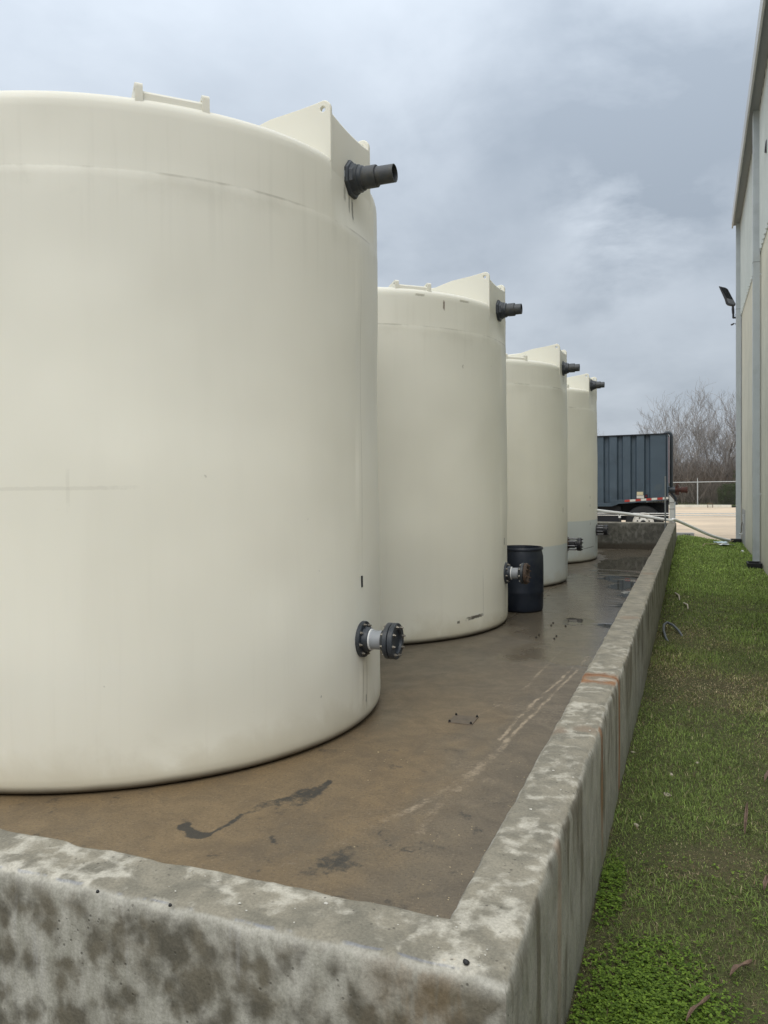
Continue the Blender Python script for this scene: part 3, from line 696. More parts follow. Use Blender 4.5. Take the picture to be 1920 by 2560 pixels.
# ------------------------------------------------------------------ barrel, anchor plates, small things on the slab
m_barrel = simple('black_barrel_plastic', (.008, .013, .024), .45, .25, 5, .1, 0, (.03, .035, .04), .6)
t = thing('barrel', 'black plastic open-topped barrel standing between the cream tanks', 'barrel', (-2.118, 10.37, 0))
MB().lathe([(0, .262), (.006, .276), (.03, .284), (.10, .288), (.24, .292), (.255, .296), (.27, .292), (.42, .293), (.60, .293), (.72, .290), (.78, .276), (.80, .272), (.805, .284), (.83, .286), (.838, .282), (.838, .270), (.80, .262), (.3, .262), (.29, .01)], 64, axis='z').build('barrel_body', m_barrel, t, 50)
MB().lathe([(.806, .2845), (.810, .2895), (.826, .2895), (.830, .2865)], 64, axis='z', cap=False).build('rim_hoop', m_barrel, t, 50)

m_plate = simple('stained_steel_plate', (.120, .094, .066), .6, .25, 14, .3, 0, (.05, .04, .03), .6)
t = thing('anchor_plate', 'square steel anchor plate with four bolts set in the slab', 'plate', (-1.529, 5.42, 0))
MB().box(-.088, .088, -.095, .095, -.002, .006).build('plate', m_plate, t, 0, .002)
for sx in (-1, 1):
    for sy in (-1, 1):
        MB().lathe([(.006, .009), (.014, .009), (.012, .006), (.020, .006)], 6, axis='z').build('bolt', m_black, t, 30, loc=(sx*.078, sy*.085, 0))
m_chip_d = simple('dark_anchor', (.015, .013, .012), .6, .2, 20, 0)
for lab, pts in (('cluster of black anchor bolts nearer the front wall, on bare slab', [(-1.581, 8.54), (-1.58, 8.706), (-1.388, 8.547), (-1.39, 8.698)]),
                 ('cluster of black anchor bolts close by the small puddle', [(-1.551, 9.33), (-1.555, 9.495), (-1.384, 9.331)])):
    t = thing('anchor_bolts', lab, 'anchor bolts', (pts[0][0], pts[0][1], 0), 'anchor bolts left in the slab')
    for (x, y) in pts:
        MB().lathe([(-.002, .011), (.008, .011), (.008, .008), (.014, .008)], 8, axis='z').build('bolt', m_chip_d, t, 30, loc=(x-pts[0][0], y-pts[0][1], 0))

def chips(name, n, fx, size, mat, zf):
    """loose flat chips of stone: one mass"""
    V = []; F = []
    for k in range(n):
        x, y = fx(); s = size*random.uniform(.5, 1.6)*(1.8 if random.random() < .06 else 1); z = zf(x, y); o = len(V); m = random.choice((4, 5, 6)); ph = random.random()*6
        for q, (rr, zz_) in enumerate(((1, 0), (.7, .55))):
            for j in range(m):
                w = ph+2*math.pi*j/m; r = s*rr*(.75+.5*random.random()); V.append((x+r*math.cos(w), y+r*math.sin(w)*.8, z+s*zz_*.8))
        F += [(o+j, o+(j+1) % m, o+m+(j+1) % m) for j in range(m)]+[(o+j, o+m+(j+1) % m, o+m+j) for j in range(m)]
        F += [(o+m, o+m+j, o+m+j+1) for j in range(1, m-1)]
    me = np_mesh(name, np.array(V), np.array(F)); return link(name, me, mat, smooth=0)
m_chip = simple('pale_chip', (.42, .34, .21), .8, .4, 30, 0)
m_chipw = simple('white_chip', (.46, .44, .38), .8, .3, 30, 0)
def f1():
    while True:
        q = random.random()
        if q < .65: x = XI-abs(random.gauss(0, .16))-.004; y = YI+abs(random.gauss(0, .12))+.004
        elif q < .9: x = XI-abs(random.gauss(0, .22))-.004; y = random.uniform(YI, 5.2)
        else: x = random.uniform(-2.2, XI-.01); y = random.uniform(YI+.01, 6)
        if vnoise(np.array([x]), np.array([y]), 5, 3, 40)[0] > .45: return x, y
tag(chips('stone_chips', 800, f1, .0030, m_chip, lambda x, y: -.0005), 'pale stone chips scattered in the slab corner', 'stone chips', kind='stuff')
def f2():
    if random.random() < .45: return random.uniform(-1.5, XO-.02), random.uniform(YO+.02, YI-.02)
    return random.uniform(XI+.02, XO-.02), YO+random.random()**1.6*5
tag(chips('mortar_crumbs', 70, f2, .0022, m_chipw, lambda x, y: ZT+.001), 'white crumbs lying along the wall top', 'crumbs', kind='stuff')
t = MB().lathe([(0, .006), (.004, .010), (.012, .008), (.018, .003)], 7, axis='x').build('dark_pebble', m_black, None, 60, loc=onz(1160, 2405, ZT+.006))
t.scale = (.75, .9, .6); t.rotation_euler = (0, .3, .8); tag(t, 'small black clod on the wall top at the near corner', 'clod')
for (px, py, lab) in ((422, 2262, 'tiny dark pebble on the front wall edge, right one of two'), (241, 2228, 'tiny dark pebble on the front wall edge, left one of two')):
    t = MB().lathe([(0, .002), (.002, .0045), (.006, .004), (.009, .0015)], 7, axis='x').build('dark_pebble', m_black, None, 60, loc=onz(px, py, ZT+.003)); tag(t, lab, 'pebble')

# ------------------------------------------------------------------ lawn blades, clover, litter
m_grass, g, b = newmat('grass_blade', .6, .25)
a = attr(g, 'tint'); g.set(b.inputs['Base Color'], a.outputs['Color']); g.set(b.inputs['Subsurface Weight'], 0.0)
tr = g.n('ShaderNodeBsdfTranslucent', {'Color': a.outputs['Color']}); mx = g.n('ShaderNodeMixShader', {0: .3})
g.L.new(b.outputs[0], mx.inputs[1]); g.L.new(tr.outputs[0], mx.inputs[2])
g.L.new(mx.outputs[0], [n for n in g.N if n.type == 'OUTPUT_MATERIAL'][0].inputs[0])

def blades(zones, seed):
    r = np.random.default_rng(seed); VV = []; FF = []; CC = []; o = 0
    for (x0, x1, y0, y1, n, Lm, wd, straw) in zones:
        x = r.uniform(x0, x1, n); y = r.uniform(y0, y1, n)
        k = ~((x < XO+.004) & (y > YO-.01)); x, y = x[k], y[k]; n = len(x)
        z = lawn_z(x, y)-.003
        lush = sstep(vnoise(x, y, .9, 3, 51), .42, .62); dry = .7*sstep(vnoise(x, y, .75, 4, 52), .53, .72)
        farg = sstep(y, 10.5, 14); lush = np.maximum(lush, farg*.9); dry = dry*(1-.85*sstep(y, 11, 14))
        bare = sstep(vnoise(x, y, 1.6, 3, 53), .60, .70)*(y < 9)
        th = r.uniform(0, 2*np.pi, n); lay = r.uniform(0, 1, n)**.8
        L = .82*Lm*r.uniform(.45, 1.25, n)*(.55+.9*vnoise(x, y, 6, 2, 57))*(1-.35*bare)*(.8+.5*lush)
        lean = L*(.35+.75*lay); hgt = L*(1.0-.75*lay)
        dxy = np.c_[np.cos(th), np.sin(th)]; pr = np.c_[-np.sin(th), np.cos(th)]*(wd*r.uniform(.6, 1.3, n))[:, None]
        base = np.c_[x, y]; mid = base+dxy*(lean*.40)[:, None]; tip = base+dxy*lean[:, None]
        V = np.stack([np.c_[base-pr, z], np.c_[base+pr, z], np.c_[mid+pr*.8, z+hgt*.65], np.c_[mid-pr*.8, z+hgt*.65], np.c_[tip, z+hgt*r.uniform(.55, 1.05, n)]], 1)
        i = o+np.arange(n)[:, None]*5
        FF += [np.c_[i, i+1, i+2], np.c_[i, i+2, i+3], np.c_[i+3, i+2, i+4]]; o += 5*n; VV.append(V.reshape(-1, 3))
        green = np.array([.175, .225, .056]); deep = np.array([.095, .135, .036]); olive = np.array([.205, .185, .080]); st = np.array([.40, .34, .20]); brn = np.array([.18, .130, .075])
        q = r.uniform(0, 1, n)[:, None]; c = deep*(1-q)+green*q
        c = c*(1-.55*dry[:, None])+olive*.55*dry[:, None]
        bright = (lush*r.uniform(0, 1, n) > .45)[:, None]; c = np.where(bright, c*1.15+np.array([.004, .018, 0]), c)
        isst = r.uniform(0, 1, n) < straw*(.25+1.5*dry+.8*bare)*(1-.6*lush)
        c = np.where(isst[:, None], np.where(r.uniform(0, 1, n)[:, None] < .45, st, brn)*r.uniform(.6, 1.1, n)[:, None], c)
        c = c*r.uniform(.45, 1.6, n)[:, None]*(1+.55*farg)[:, None]*(.75+.6*vnoise(x, y, 4, 3, 55))[:, None]
        CC.append(np.repeat(np.c_[c, np.ones(n)], 5, 0))
    return np_mesh('grass', np.concatenate(VV), np.concatenate(FF), 'tint', np.concatenate(CC))
gz = [(XO, .75, 1.2, 3.2, 42000, .033, .0010, .50), (XO, .9, 3.2, 5.5, 42000, .036, .0014, .50), (XO, 1.18, 5.5, 9, 52000, .040, .0020, .42),
      (XO, 1.18, 9, 14, 42000, .046, .0032, .22), (XO, 1.18, 14, 23.0, 42000, .055, .0048, .10), (-2.5, .6, .0, 1.58, 9000, .04, .002, .3)]
tag(link('grass', blades(gz, 3), m_grass, smooth=0), 'short patchy green and straw coloured grass of the lawn strip', 'grass', kind='stuff')

# broad-leaved clover mat at the foot of the wall
def clover(n, seed):
    r = np.random.default_rng(seed); x = r.uniform(XO+.01, .5, n*3); y = r.uniform(1.3, 3.6, n*3)
    d1 = np.hypot((x+.14)/.25, (y-2.46)/.46)+.55*(vnoise(x, y, 5, 3, 61)-.5); d2 = np.hypot((x+.31)/.07, (y-3.25)/.40)+.5*(vnoise(x, y, 6, 3, 62)-.5)
    qq = r.uniform(0, 1, n*3); k = (qq > sstep(d1, .15, 1.25))|(qq*1.8 > .95+sstep(d2, .3, 1.1))|(qq < .012); x, y = x[k][:n], y[k][:n]; n = len(x)
    z = lawn_z(x, y)+r.uniform(.003, .030, n)*(.4+.9*vnoise(x, y, 8, 2, 63))
    VV = []; FF = []; CC = []; o = 0
    for lf in range(3):
        th = r.uniform(0, 2*np.pi, n) if lf == 0 else th+2*np.pi/3+r.uniform(-.3, .3, n)
        s = r.uniform(.0042, .0085, n); tilt = r.uniform(-.45, .45, n); ca, sa = np.cos(th), np.sin(th)
        P = [(0, 0), (.6, -.55), (1.25, -.5), (1.45, 0), (1.25, .5), (.6, .55)]
        V = np.stack([np.c_[x+s*(a*ca-b_*sa), y+s*(a*sa+b_*ca), z+s*(a*tilt+.25*abs(b_))] for a, b_ in P], 1)
        i = o+np.arange(n)[:, None]*6; FF += [np.c_[i, i+1, i+2], np.c_[i, i+2, i+3], np.c_[i, i+3, i+4], np.c_[i, i+4, i+5]]; o += 6*n; VV.append(V.reshape(-1, 3))
        q = r.uniform(0, 1, n)[:, None]; c = np.array([.050, .095, .010])*(1-q)+np.array([.165, .255, .030])*q
        CC.append(np.repeat(np.c_[c*r.uniform(.7, 1.2, n)[:, None], np.ones(n)], 6, 0))
    return np_mesh('clover', np.concatenate(VV), np.concatenate(FF), 'tint', np.concatenate(CC))
tag(link('clover', clover(15000, 5), m_grass, smooth=0), 'bright green clover mat at the foot of the wall near the camera', 'clover', kind='stuff')

def gpt(px, py, dz=.0):
    p = onz(px, py, .07)
    for _ in range(4): p = onz(px, py, float(lawn_z(np.array([p.x]), np.array([p.y]))[0])+dz)
    return p
m_leaf = simple('red_brown_leaf', (.135, .085, .058), .7, .45, 40, .4, 0, (.06, .035, .022), .7)
def dry_leaf(a, b_, wd, lab):
    A, B = gpt(*a, .03), gpt(*b_, .03); ax = (B-A); L = ax.length; ax.normalize(); sd = Vector((-ax.y, ax.x, 0)); mb = MB(); n = 9; vs = []
    for k in range(n):
        q = k/(n-1); w = .72*wd*math.sin(math.pi*min(1, .06+q*.9))**.7; c = A+ax*L*q+Vector((0, 0, .010*math.sin(q*5)+.004))
        vs += [c-sd*w+Vector((0, 0, .012)), c, c+sd*w+Vector((0, 0, .008+.006*math.sin(q*9)))]
    fs = []
    for k in range(n-1):
        for j in (0, 1): fs.append((k*3+j, k*3+j+1, k*3+j+4, k*3+j+3))
    o = mb.add(vs, fs).build('dead_leaf', m_leaf, None, 60); sfy = o.modifiers.new('thickness', 'SOLIDIFY'); sfy.thickness = .0012
    tag(o, lab, 'leaf', 'dead leaves on the lawn')
dry_leaf((1826, 2446), (1880, 2402), .014, 'red-brown curled leaf just right of the bright clover mat')
dry_leaf((1862, 2090), (1868, 2008), .011, 'narrow upright-lying brown leaf on the grass in the right foreground')
dry_leaf((1912, 1958), (1924, 1925), .014, 'reddish leaf cut by the right edge, the farther one')
dry_leaf((1911, 2232), (1918, 2190), .014, 'reddish leaf cut by the right edge, the nearer one')
dry_leaf((1716, 2560), (1775, 2490), .010, 'pale brown leaf lying among the clover at the bottom')
m_stone = simple('pale_stone', (.33, .29, .22), .8, .25, 20, .4)
for px, py, s, lab in ((1668, 1987, .016, 'flat pale stone on the grass beyond the clover'), (1744, 1907, .010, 'small white stone on the grass a step from the wall'), (1582, 1880, .009, 'small white stone at the wall foot'), (1590, 2063, .012, 'brownish stone near the wall foot'), (1678, 1936, .011, 'tan stone in the middle of the grass')):
    c = gpt(px, py, .006); mb = MB(); bmx = bmesh.new(); bmesh.ops.create_icosphere(bmx, subdivisions=2, radius=1)
    for v in bmx.verts: v.co = v.co*(1+.35*mnoise.noise(v.co*1.4+c*9)); v.co = Vector((v.co.x*s*1.5, v.co.y*s, v.co.z*s*.6))
    me = bpy.data.meshes.new('stone'); bmx.to_mesh(me); bmx.free(); o = link('stone', me, m_stone, smooth=50, loc=c); o.rotation_euler.z = random.random()*6
    tag(o, lab, 'stone')
m_hose = simple('dark_hose', (.07, .08, .085), .45, .2, 20, .1)
hp = [gpt(*q) for q in [(1672, 1604), (1664, 1598), (1659, 1588), (1660, 1578), (1668, 1573), (1682, 1576), (1697, 1584), (1710, 1593)]]
hz_ = [-.02, .02, .05, .07, .075, .06, .03, -.02]
pts = []
for k in range(len(hp)-1):
    for q in np.linspace(0, 1, 5)[:-1]:
        z = (hp[k].z+hz_[k])*(1-q)+(hp[k+1].z+hz_[k+1])*q; pts.append(Vector((hp[k].x*(1-q)+hp[k+1].x*q, hp[k].y*(1-q)+hp[k+1].y*q, z)))
tag(MB().tube(pts, .013, 10).build('hose', m_hose, None, 60), 'loop of dark hose sticking out of the grass beside the wall', 'hose')
m_stick = simple('pale_stick', (.34, .30, .24), .8, .2, 20, .2)
for a, b_, lab in (((1688, 1482), (1699, 1500), 'pale stick on the grass close to the wall, the farther one'), ((1709, 1507), (1720, 1522), 'pale stick on the grass, nearer and further from the wall')):
    A, B = gpt(*a, .03), gpt(*b_, .03); M_ = (A+B)/2+Vector((.02, 0, .015))
    tag(MB().tube([A, M_, B], [.008, .010, .006], 7).build('stick', m_stick, None, 60), lab, 'stick')
m_white = simple('white_plastic', (.70, .72, .71), .5, .08, 8, .05)
def sheet(name, c, sx, sy, rz, lab, cat, mat):
    mb = MB(); n = 7; vs = []
    for i in range(n):
        for j in range(n):
            u, v = i/(n-1)-.5, j/(n-1)-.5; vs.append((u*sx*(1+.2*math.sin(v*9)), v*sy*(1+.25*math.sin(u*11)), .05*mnoise.noise(Vector((u*3, v*3, sx*9)))+.02))
    fs = [(i*n+j, i*n+j+1, (i+1)*n+j+1, (i+1)*n+j) for i in range(n-1) for j in range(n-1)]
    o = mb.add(vs, fs).build(name, mat, None, 60, loc=c); o.rotation_euler.z = rz; sfy = o.modifiers.new('thickness', 'SOLIDIFY'); sfy.thickness = .004
    tag(o, lab, cat)
sheet('plastic_scrap', gpt(1808, 1364, .02), .30, .55, .4, 'crumpled white plastic scrap lying on the grass near the building corner', 'scrap', m_white)
sheet('plastic_scrap', gpt(1803, 1358, .05), .16, .30, 1.2, 'smaller bluish scrap lying behind the white one on the grass', 'scrap', simple('blue_white_plastic', (.45, .55, .58), .5, .1, 8, .05))
tag(MB().lathe([(0, .02), (.02, .035), (.05, .03), (.06, .01)], 8, axis='z').build('paper_ball', m_white, None, 60, loc=gpt(1856, 1382, -.01)), 'crumpled white paper on the grass at the building foot', 'paper')
m_cord = simple('tan_cord', (.40, .33, .19), .7, .1, 10, .1)
tag(MB().tube([gpt(1757, 1365, .03), gpt(1762, 1359, .06), gpt(1775, 1360, .05), gpt(1790, 1360, .04), gpt(1815, 1359, .05), gpt(1833, 1351, .10)], .010, 6).build('cord', m_cord, None, 60), 'tan cord trailing over the grass to the white pipe end', 'cord')

# ------------------------------------------------------------------ metal building on the right
m_tan, g, b = newmat('tan_wall', .8, .3)
p = pos(g); n = g.noise(p, 1.2, 5, .6); rn = g.noise(g.scale(p, 1, 7, .25), 1.0, 5, .6); nf = g.noise(p, 50, 4, .7)
c = g.mix(g.sm(n, .3, .7), (.69, .665, .54), (.61, .59, .48)); c = g.mix(g.m('MULTIPLY', g.sm(rn, .52, .72), .3), c, (.27, .25, .18))
pz_ = g.xyz(p)[2]; c = g.mix(g.m('MULTIPLY', g.sm(g.m('ADD', pz_, g.m('MULTIPLY', n, .5)), .65, .1), .45), c, (.23, .20, .14)); c = g.mix(g.m('MULTIPLY', g.sm(nf, .6, .75), .4), c, (.25, .23, .17))
g.set(b.inputs['Base Color'], c); bump(g, b, nf, .4, .01)
m_rib, g, b = newmat('painted_metal_siding', .42, .5)
p = pos(g); n = g.noise(p, 1.5, 5, .6); rn = g.noise(g.scale(p, 1, 9, .2), 1.0, 5, .6)
c = g.mix(g.sm(n, .3, .7), (.60, .64, .61), (.53, .57, .545)); c = g.mix(g.m('MULTIPLY', g.sm(rn, .5, .72), .3), c, (.36, .38, .35)); g.set(b.inputs['Base Color'], c)
m_trim = simple('grey_trim_metal', (.43, .47, .485), .42, .06, 2, .03, 0, (.25, .27, .27), .4)
m_fascia = simple('fascia_metal', (.48, .50, .50), .42, .06, 2, .03, 0, (.30, .31, .30), .4)
m_soffit = simple('soffit_metal', (.22, .235, .235), .5, .08, 2, .03)
m_dark = simple('dark_gap', (.03, .03, .032), .7, .1, 5, 0)
m_roof = simple('roof_metal', (.45, .46, .45), .45, .06, 1, .03)
BY0, BY1, BXE, ZD = 6.0, 22.55, 14.0, 6.0
def eave(y): return 8.30+(22.4-y)*.04
bld = thing('metal_building', 'tall tan and ribbed metal building with grey gutters along the grass strip', 'building', (WX, BY1, 0))
def part(mb, name, mat, smooth=30, bevel=0):
    o = mb.build(name, mat, None, smooth, bevel); o.data.transform(Matrix.Translation((-WX, -BY1, 0))); o.parent = bld; return o
def part2(mb, name, mat, parent, smooth=30, bevel=0):
    o = mb.build(name, mat, None, smooth, bevel); o.data.transform(Matrix.Translation((-WX, -BY1, 0))); o.parent = parent; return o
# lower wall: tan panels with recessed joints; core closes the volume behind them
part(MB().box(WX+.06, BXE, BY0, BY1-.02, -.05, 8.2), 'wall_core', m_tan, 0)
yy = BY1
while yy > BY0+.1:
    y2 = max(BY0, yy-1.83)
    part(MB().box(WX, WX+.10, y2+.006, yy-.006, -.05, ZD+.02), 'wall_panel', m_tan, 0, .004); yy = y2
# upper wall: ribbed sheets
yy = BY1-.01
while yy > BY0+.1:
    y2 = max(BY0, yy-.915); prof = []; q = yy
    while q > y2+.02:
        for (dq, pr) in ((0, .0), (.022, .030), (.060, .030), (.082, .0), (.15, .0), (.158, .006), (.172, .006), (.18, .0)):
            if q-dq > y2+.001: prof.append((WX-.012-pr, q-dq))
        q -= .305
    prof.append((WX-.012, y2+.001))
    poly = prof+[(WX+.01, y2+.001), (WX+.01, yy)]
    part(MB().prism(poly, 'z', ZD-.06, eave((yy+y2)/2)+.15), 'siding_sheet', m_rib, 20); yy = y2
scr = MB()
for k in range(54):
    y = BY1-.19-.305*k
    if y > BY0: scr.lathe([(WX-.017, .016), (WX-.008, .016)], 6, c=(0, y, ZD-.02))
part(scr, 'screw_line', m_dark, 0)['kind'] = 'stuff'
def sloped_box(x0, x1, y0, y1, za0, za1):
    """box following the eave line: heights given above the eave"""
    return MB().add([(x, y, eave(y)+z) for z in (za0, za1) for y in (y0, y1) for x in (x0, x1)], [(0, 2, 3, 1), (4, 5, 7, 6), (0, 1, 5, 4), (1, 3, 7, 5), (3, 2, 6, 7), (2, 0, 4, 6)])
part(sloped_box(WX-.235, WX-.20, BY0, BY1+.02, -.06, .25), 'fascia', m_fascia, 0, .004)
part(sloped_box(WX-.20, WX-.04, BY0, BY1-.0, .0, .02), 'soffit', m_soffit, 0)
part(MB().add([(WX-.2, BY0, eave(BY0)+.24), (WX-.2, BY1, eave(BY1)+.24), (BXE, BY1, eave(BY1)+1.2), (BXE, BY0, eave(BY0)+1.2), (WX-.2, BY0, eave(BY0)+.14), (WX-.2, BY1, eave(BY1)+.14), (BXE, BY1, 8.1), (BXE, BY0, 8.1)],
              [(0, 1, 2, 3), (4, 7, 6, 5), (0, 4, 5, 1), (1, 5, 6, 2), (2, 6, 7, 3), (3, 7, 4, 0)]), 'roof', m_roof, 0)
def downspout(y, w, zj, pad):
    x0, x1 = WX-.138, WX-.018
    o = part(MB().box(x0, x1, y, y+.12, .12, eave(y)+.01), 'downspout', m_trim, 0, .006)
    part2(MB().box(x0-.003, x1+.003, y-.003, y+.123, zj, zj+.012), 'joint_collar', m_soffit, o, 0)
    for z in (1.4, zj-.25):
        part2(MB().box(x1-.01, x1+.05, y-.006, y-.001, z, z+.035).box(x1+.03, x1+.05, y-.006, y+.05, z, z+.035), 'bracket', m_fascia, o, 0)
    part2(MB().prism([(x0-.06, .075), (x0+.002, .15), (x1, .15), (x1, .06)], 'y', y-.05, y-.003), 'outlet_shoe', m_white, o, 0)
downspout(16.30, .12, 5.75, 0); downspout(22.40, .12, 6.1, 0)
part(MB().box(WX-.006, WX+.03, BY1-.006, BY1+.045, -.02, eave(BY1)), 'corner_trim', m_trim, 0)
part(MB().box(WX-.004, WX+.0, 20.9, 22.2, .05, .95), 'repaired_patch', simple('patched_metal', (.40, .40, .38), .6, .15, 6, .1, 0, (.28, .28, .27), .6), 0)
tapp = part(MB().tube([(WX-.03, 21.7, .62), (WX-.05, 21.7, .50), (WX-.05, 21.7, .38), (WX-.09, 21.7, .30)], .012, 8), 'wall_tap', m_steel, 60)
part2(MB().box(WX-.10, WX-.02, 21.66, 21.76, .32, .345), 'tap_handle', m_white, tapp, 0)
part(MB().box(WX-.03, WX-.004, 21.3, 21.42, .60, .82), 'meter_box', m_fascia, 0, .004)
m_pan = simple('black_rubber', (.012, .013, .014), .6, .3, 20, .2)
for (x0, x1, y0, y1, lab) in ((.94, 1.185, 15.75, 16.22, 'black drain pan under the nearer grey downspout'), (.93, 1.185, 22.05, 22.36, 'black drain pan under the far corner downspout')):
    z0 = float(lawn_z(np.array([(x0+x1)/2]), np.array([y0]))[0])
    mb = MB(); e = .03
    vs = [(x0, y0, z0+.10), (x1, y0, z0+.10), (x1, y1, z0+.10), (x0, y1, z0+.10)]
    inn = [(x0+e, y0+e, z0+.10), (x1-e, y0+e, z0+.10), (x1-e, y1-e, z0+.10), (x0+e, y1-e, z0+.10)]
    bot = [(x0+e, y0+e, z0+.03), (x1-e, y0+e, z0+.03), (x1-e, y1-e, z0+.03), (x0+e, y1-e, z0+.03)]
    out = [(x0+.015, y0+.015, z0-.03), (x1-.015, y0+.015, z0-.03), (x1-.015, y1-.015, z0-.03), (x0+.015, y1-.015, z0-.03)]
    mb.add(vs+inn+bot+out, [(i, (i+1) % 4, 4+(i+1) % 4, 4+i) for i in range(4)]+[(4+i, 4+(i+1) % 4, 8+(i+1) % 4, 8+i) for i in range(4)]+[(8, 9, 10, 11)]+[(12+i, 12+(i+1) % 4, (i+1) % 4, i) for i in range(4)]+[(15, 14, 13, 12)])
    tag(mb.build('drain_pan', m_pan, None, 0, .006), lab, 'drain pan', 'drain pans under the downspouts')
# flood light on an arm at the far corner, and the little camera under it
m_lamp = simple('lamp_housing', (.025, .026, .030), .4, .2, 8, .05); m_lens = simple('dark_lens', (.008, .009, .010), .15, .1, 4, 0); m_lampg = simple('grey_lamp_cover', (.12, .125, .135), .45, .1, 8, .05)
FY = 22.55
def fp(u, v, y=FY): p = ony(1780+u*120/1659, 680+v*160/2212, y); return p
t0_ = fp(760, 1580)
fl = thing('flood_light', 'black flood light on a short arm at the top of the building corner', 'flood light', t0_)
def lp(mb, name, mat, smooth=30, bevel=0, parent=fl):
    o = mb.build(name, mat, None, smooth, bevel); o.data.transform(Matrix.Translation(-t0_)); o.parent = parent; return o
def pl2(ps): return [(fp(u, v).x, fp(u, v).z) for u, v in ps]
lp(MB().prism(pl2([(232, 495), (470, 550), (545, 600), (815, 1110), (805, 1150), (760, 1190), (640, 1175), (540, 1150), (480, 1095), (440, 950)]), 'y', FY-.045, FY+.05), 'lamp_housing', m_lamp, 30, .012)
lp(MB().prism(pl2([(300, 545), (470, 575), (530, 620), (735, 965), (500, 905)]), 'y', FY-.052, FY-.04), 'lens', m_lens, 0)
lp(MB().prism(pl2([(505, 920), (735, 975), (800, 1110), (760, 1140), (560, 1080), (520, 1000)]), 'y', FY-.051, FY-.04), 'driver_cover', m_lampg, 0)
lp(MB().tube([fp(720, 1160), fp(725, 1290), fp(735, 1440)], [.026, .036, .032], 12), 'knuckle', m_lamp, 40)
lp(MB().tube([fp(735, 1420), fp(735, 1590)], .026, 10).tube([fp(715, 1580), fp(1000, 1570, FY+.02)], .026, 10), 'arm', m_lamp, 40)
lp(MB().tube([fp(790, 1520), fp(830, 1440), fp(900, 1400)], .004, 6), 'cable', m_dark, 60)
t0_ = fp(850, 1760)
fl2 = thing('security_camera', 'tiny security camera hanging under the flood light arm', 'camera', t0_)
lp(MB().tube([fp(650, 1830), fp(700, 1815), fp(770, 1775)], [.020, .024, .018], 10), 'camera_body', m_lamp, 60, parent=fl2)
lp(MB().tube([fp(760, 1780), fp(800, 1770), fp(845, 1860), fp(900, 1900)], .007, 6).tube([fp(845, 1700), fp(840, 1850)], .010, 6), 'bracket', m_lampg, 60, parent=fl2)
wl = thing('wall_lamp', 'small dark wall fixture high on the siding at the right edge', 'lamp', (WX-.012, 14.85, 7.45))
MB().prism([(0, .0), (-.03, -.06), (-.045, -.22), (-.02, -.25), (.0, -.22)], 'y', -.04, .04).build('lamp_housing', m_lamp, wl, 30, .004)
MB().box(-.0, .02, -.06, .06, -.30, .05).build('back_plate', m_lampg, wl, 0)

# ------------------------------------------------------------------ pipes and posts at the far wall
m_pvcw = simple('white_pvc', (.84, .84, .82), .4, .04, 4, .03, 0, (.6, .59, .55), .3)
bp = [Vector((1.07, 22.4, .07)), Vector((.5, 21.45, .27)), Vector((-.34, 20.32, .715)), Vector((-.52, 20.05, .735)), Vector((-1.25, 19.55, .875)), Vector((-1.95, 19.0, .985)), Vector((-2.9, 19.9, 1.06))]
pts = []
for k in range(len(bp)-1):
    p0, p1, p2, p3 = bp[max(k-1, 0)], bp[k], bp[k+1], bp[min(k+2, len(bp)-1)]
    for q in np.linspace(0, 1, 7)[:-1]:
        pts.append(.5*((2*p1)+(p2-p0)*q+(2*p0-5*p1+4*p2-p3)*q*q+(3*p1-p0-3*p2+p3)*q**3))
pts.append(bp[-1])
t = thing('white_pipe', 'long white plastic pipe sloping over the far wall corner down to the building', 'pipe', bp[0])
o = MB().tube([q-bp[0] for q in pts], .037, 12).build('pipe', m_pvcw, t, 60)
MB().tube([pts[12]-bp[0], pts[13]-bp[0]], .040, 12).build('coupling', m_pvcw, t, 40)
MB().box(-.012, .012, -.04, -.02, -.09, .03).build('support_stake', m_trim, t, 0)
for z, lab in ((.79, 'upper one of two thin white conduits strung across to the building'), (.735, 'lower one of two thin white conduits strung across to the building')):
    P = [(-3.2, 22.72, z+.0), (-2.0, 22.72, z-.004), (-.6, 22.72, z-.002), (1.5, 22.72, z)]
    t = thing('conduit', lab, 'conduit', P[0], 'thin conduits beyond the far wall')
    MB().tube([Vector(q)-Vector(P[0]) for q in P], .0115, 8).build('conduit_pipe', m_pvcw, t, 60)
t = thing('conduit_stand', 'small white support stand under the thin conduits', 'stand', (-1.875, 22.72, 0))
MB().box(-.012, .012, -.012, .012, 0, .76).build('stand_post', m_dark, t, 0); MB().box(-.03, .03, -.02, .02, .66, .725).build('clip', m_white, t, 0); MB().box(-.05, .05, -.04, .04, .47, .53).build('clip_foot', m_white, t, 0)
t = thing('conduit_tie', 'black tie holding the two thin conduits together', 'tie', (-1.55, 22.72, .72))
MB().box(-.02, .02, -.02, .02, -.015, .10).build('strap', m_dark, t, 0); MB().box(-.008, .008, -.026, -.02, .0, .07).build('buckle', m_dark, t, 0)
m_postw = simple('white_post_paint', (.58, .58, .56), .6, .1, 5, .1, 0, (.40, .39, .36), .5)
t = thing('white_post', 'square white post with wire ties behind the far wall corner', 'post', (-.47, 20.72, 0))
MB().add([(-.055, -.05, 0), (.055, -.05, 0), (.055, .05, 0), (-.055, .05, 0), (-.055, -.05, 1.33), (.055, -.05, 1.20), (.055, .05, 1.20), (-.055, .05, 1.33)],
         [(0, 1, 5, 4), (1, 2, 6, 5), (2, 3, 7, 6), (3, 0, 4, 7), (4, 5, 6, 7), (3, 2, 1, 0)]).build('post_body', m_postw, t, 0, .004)
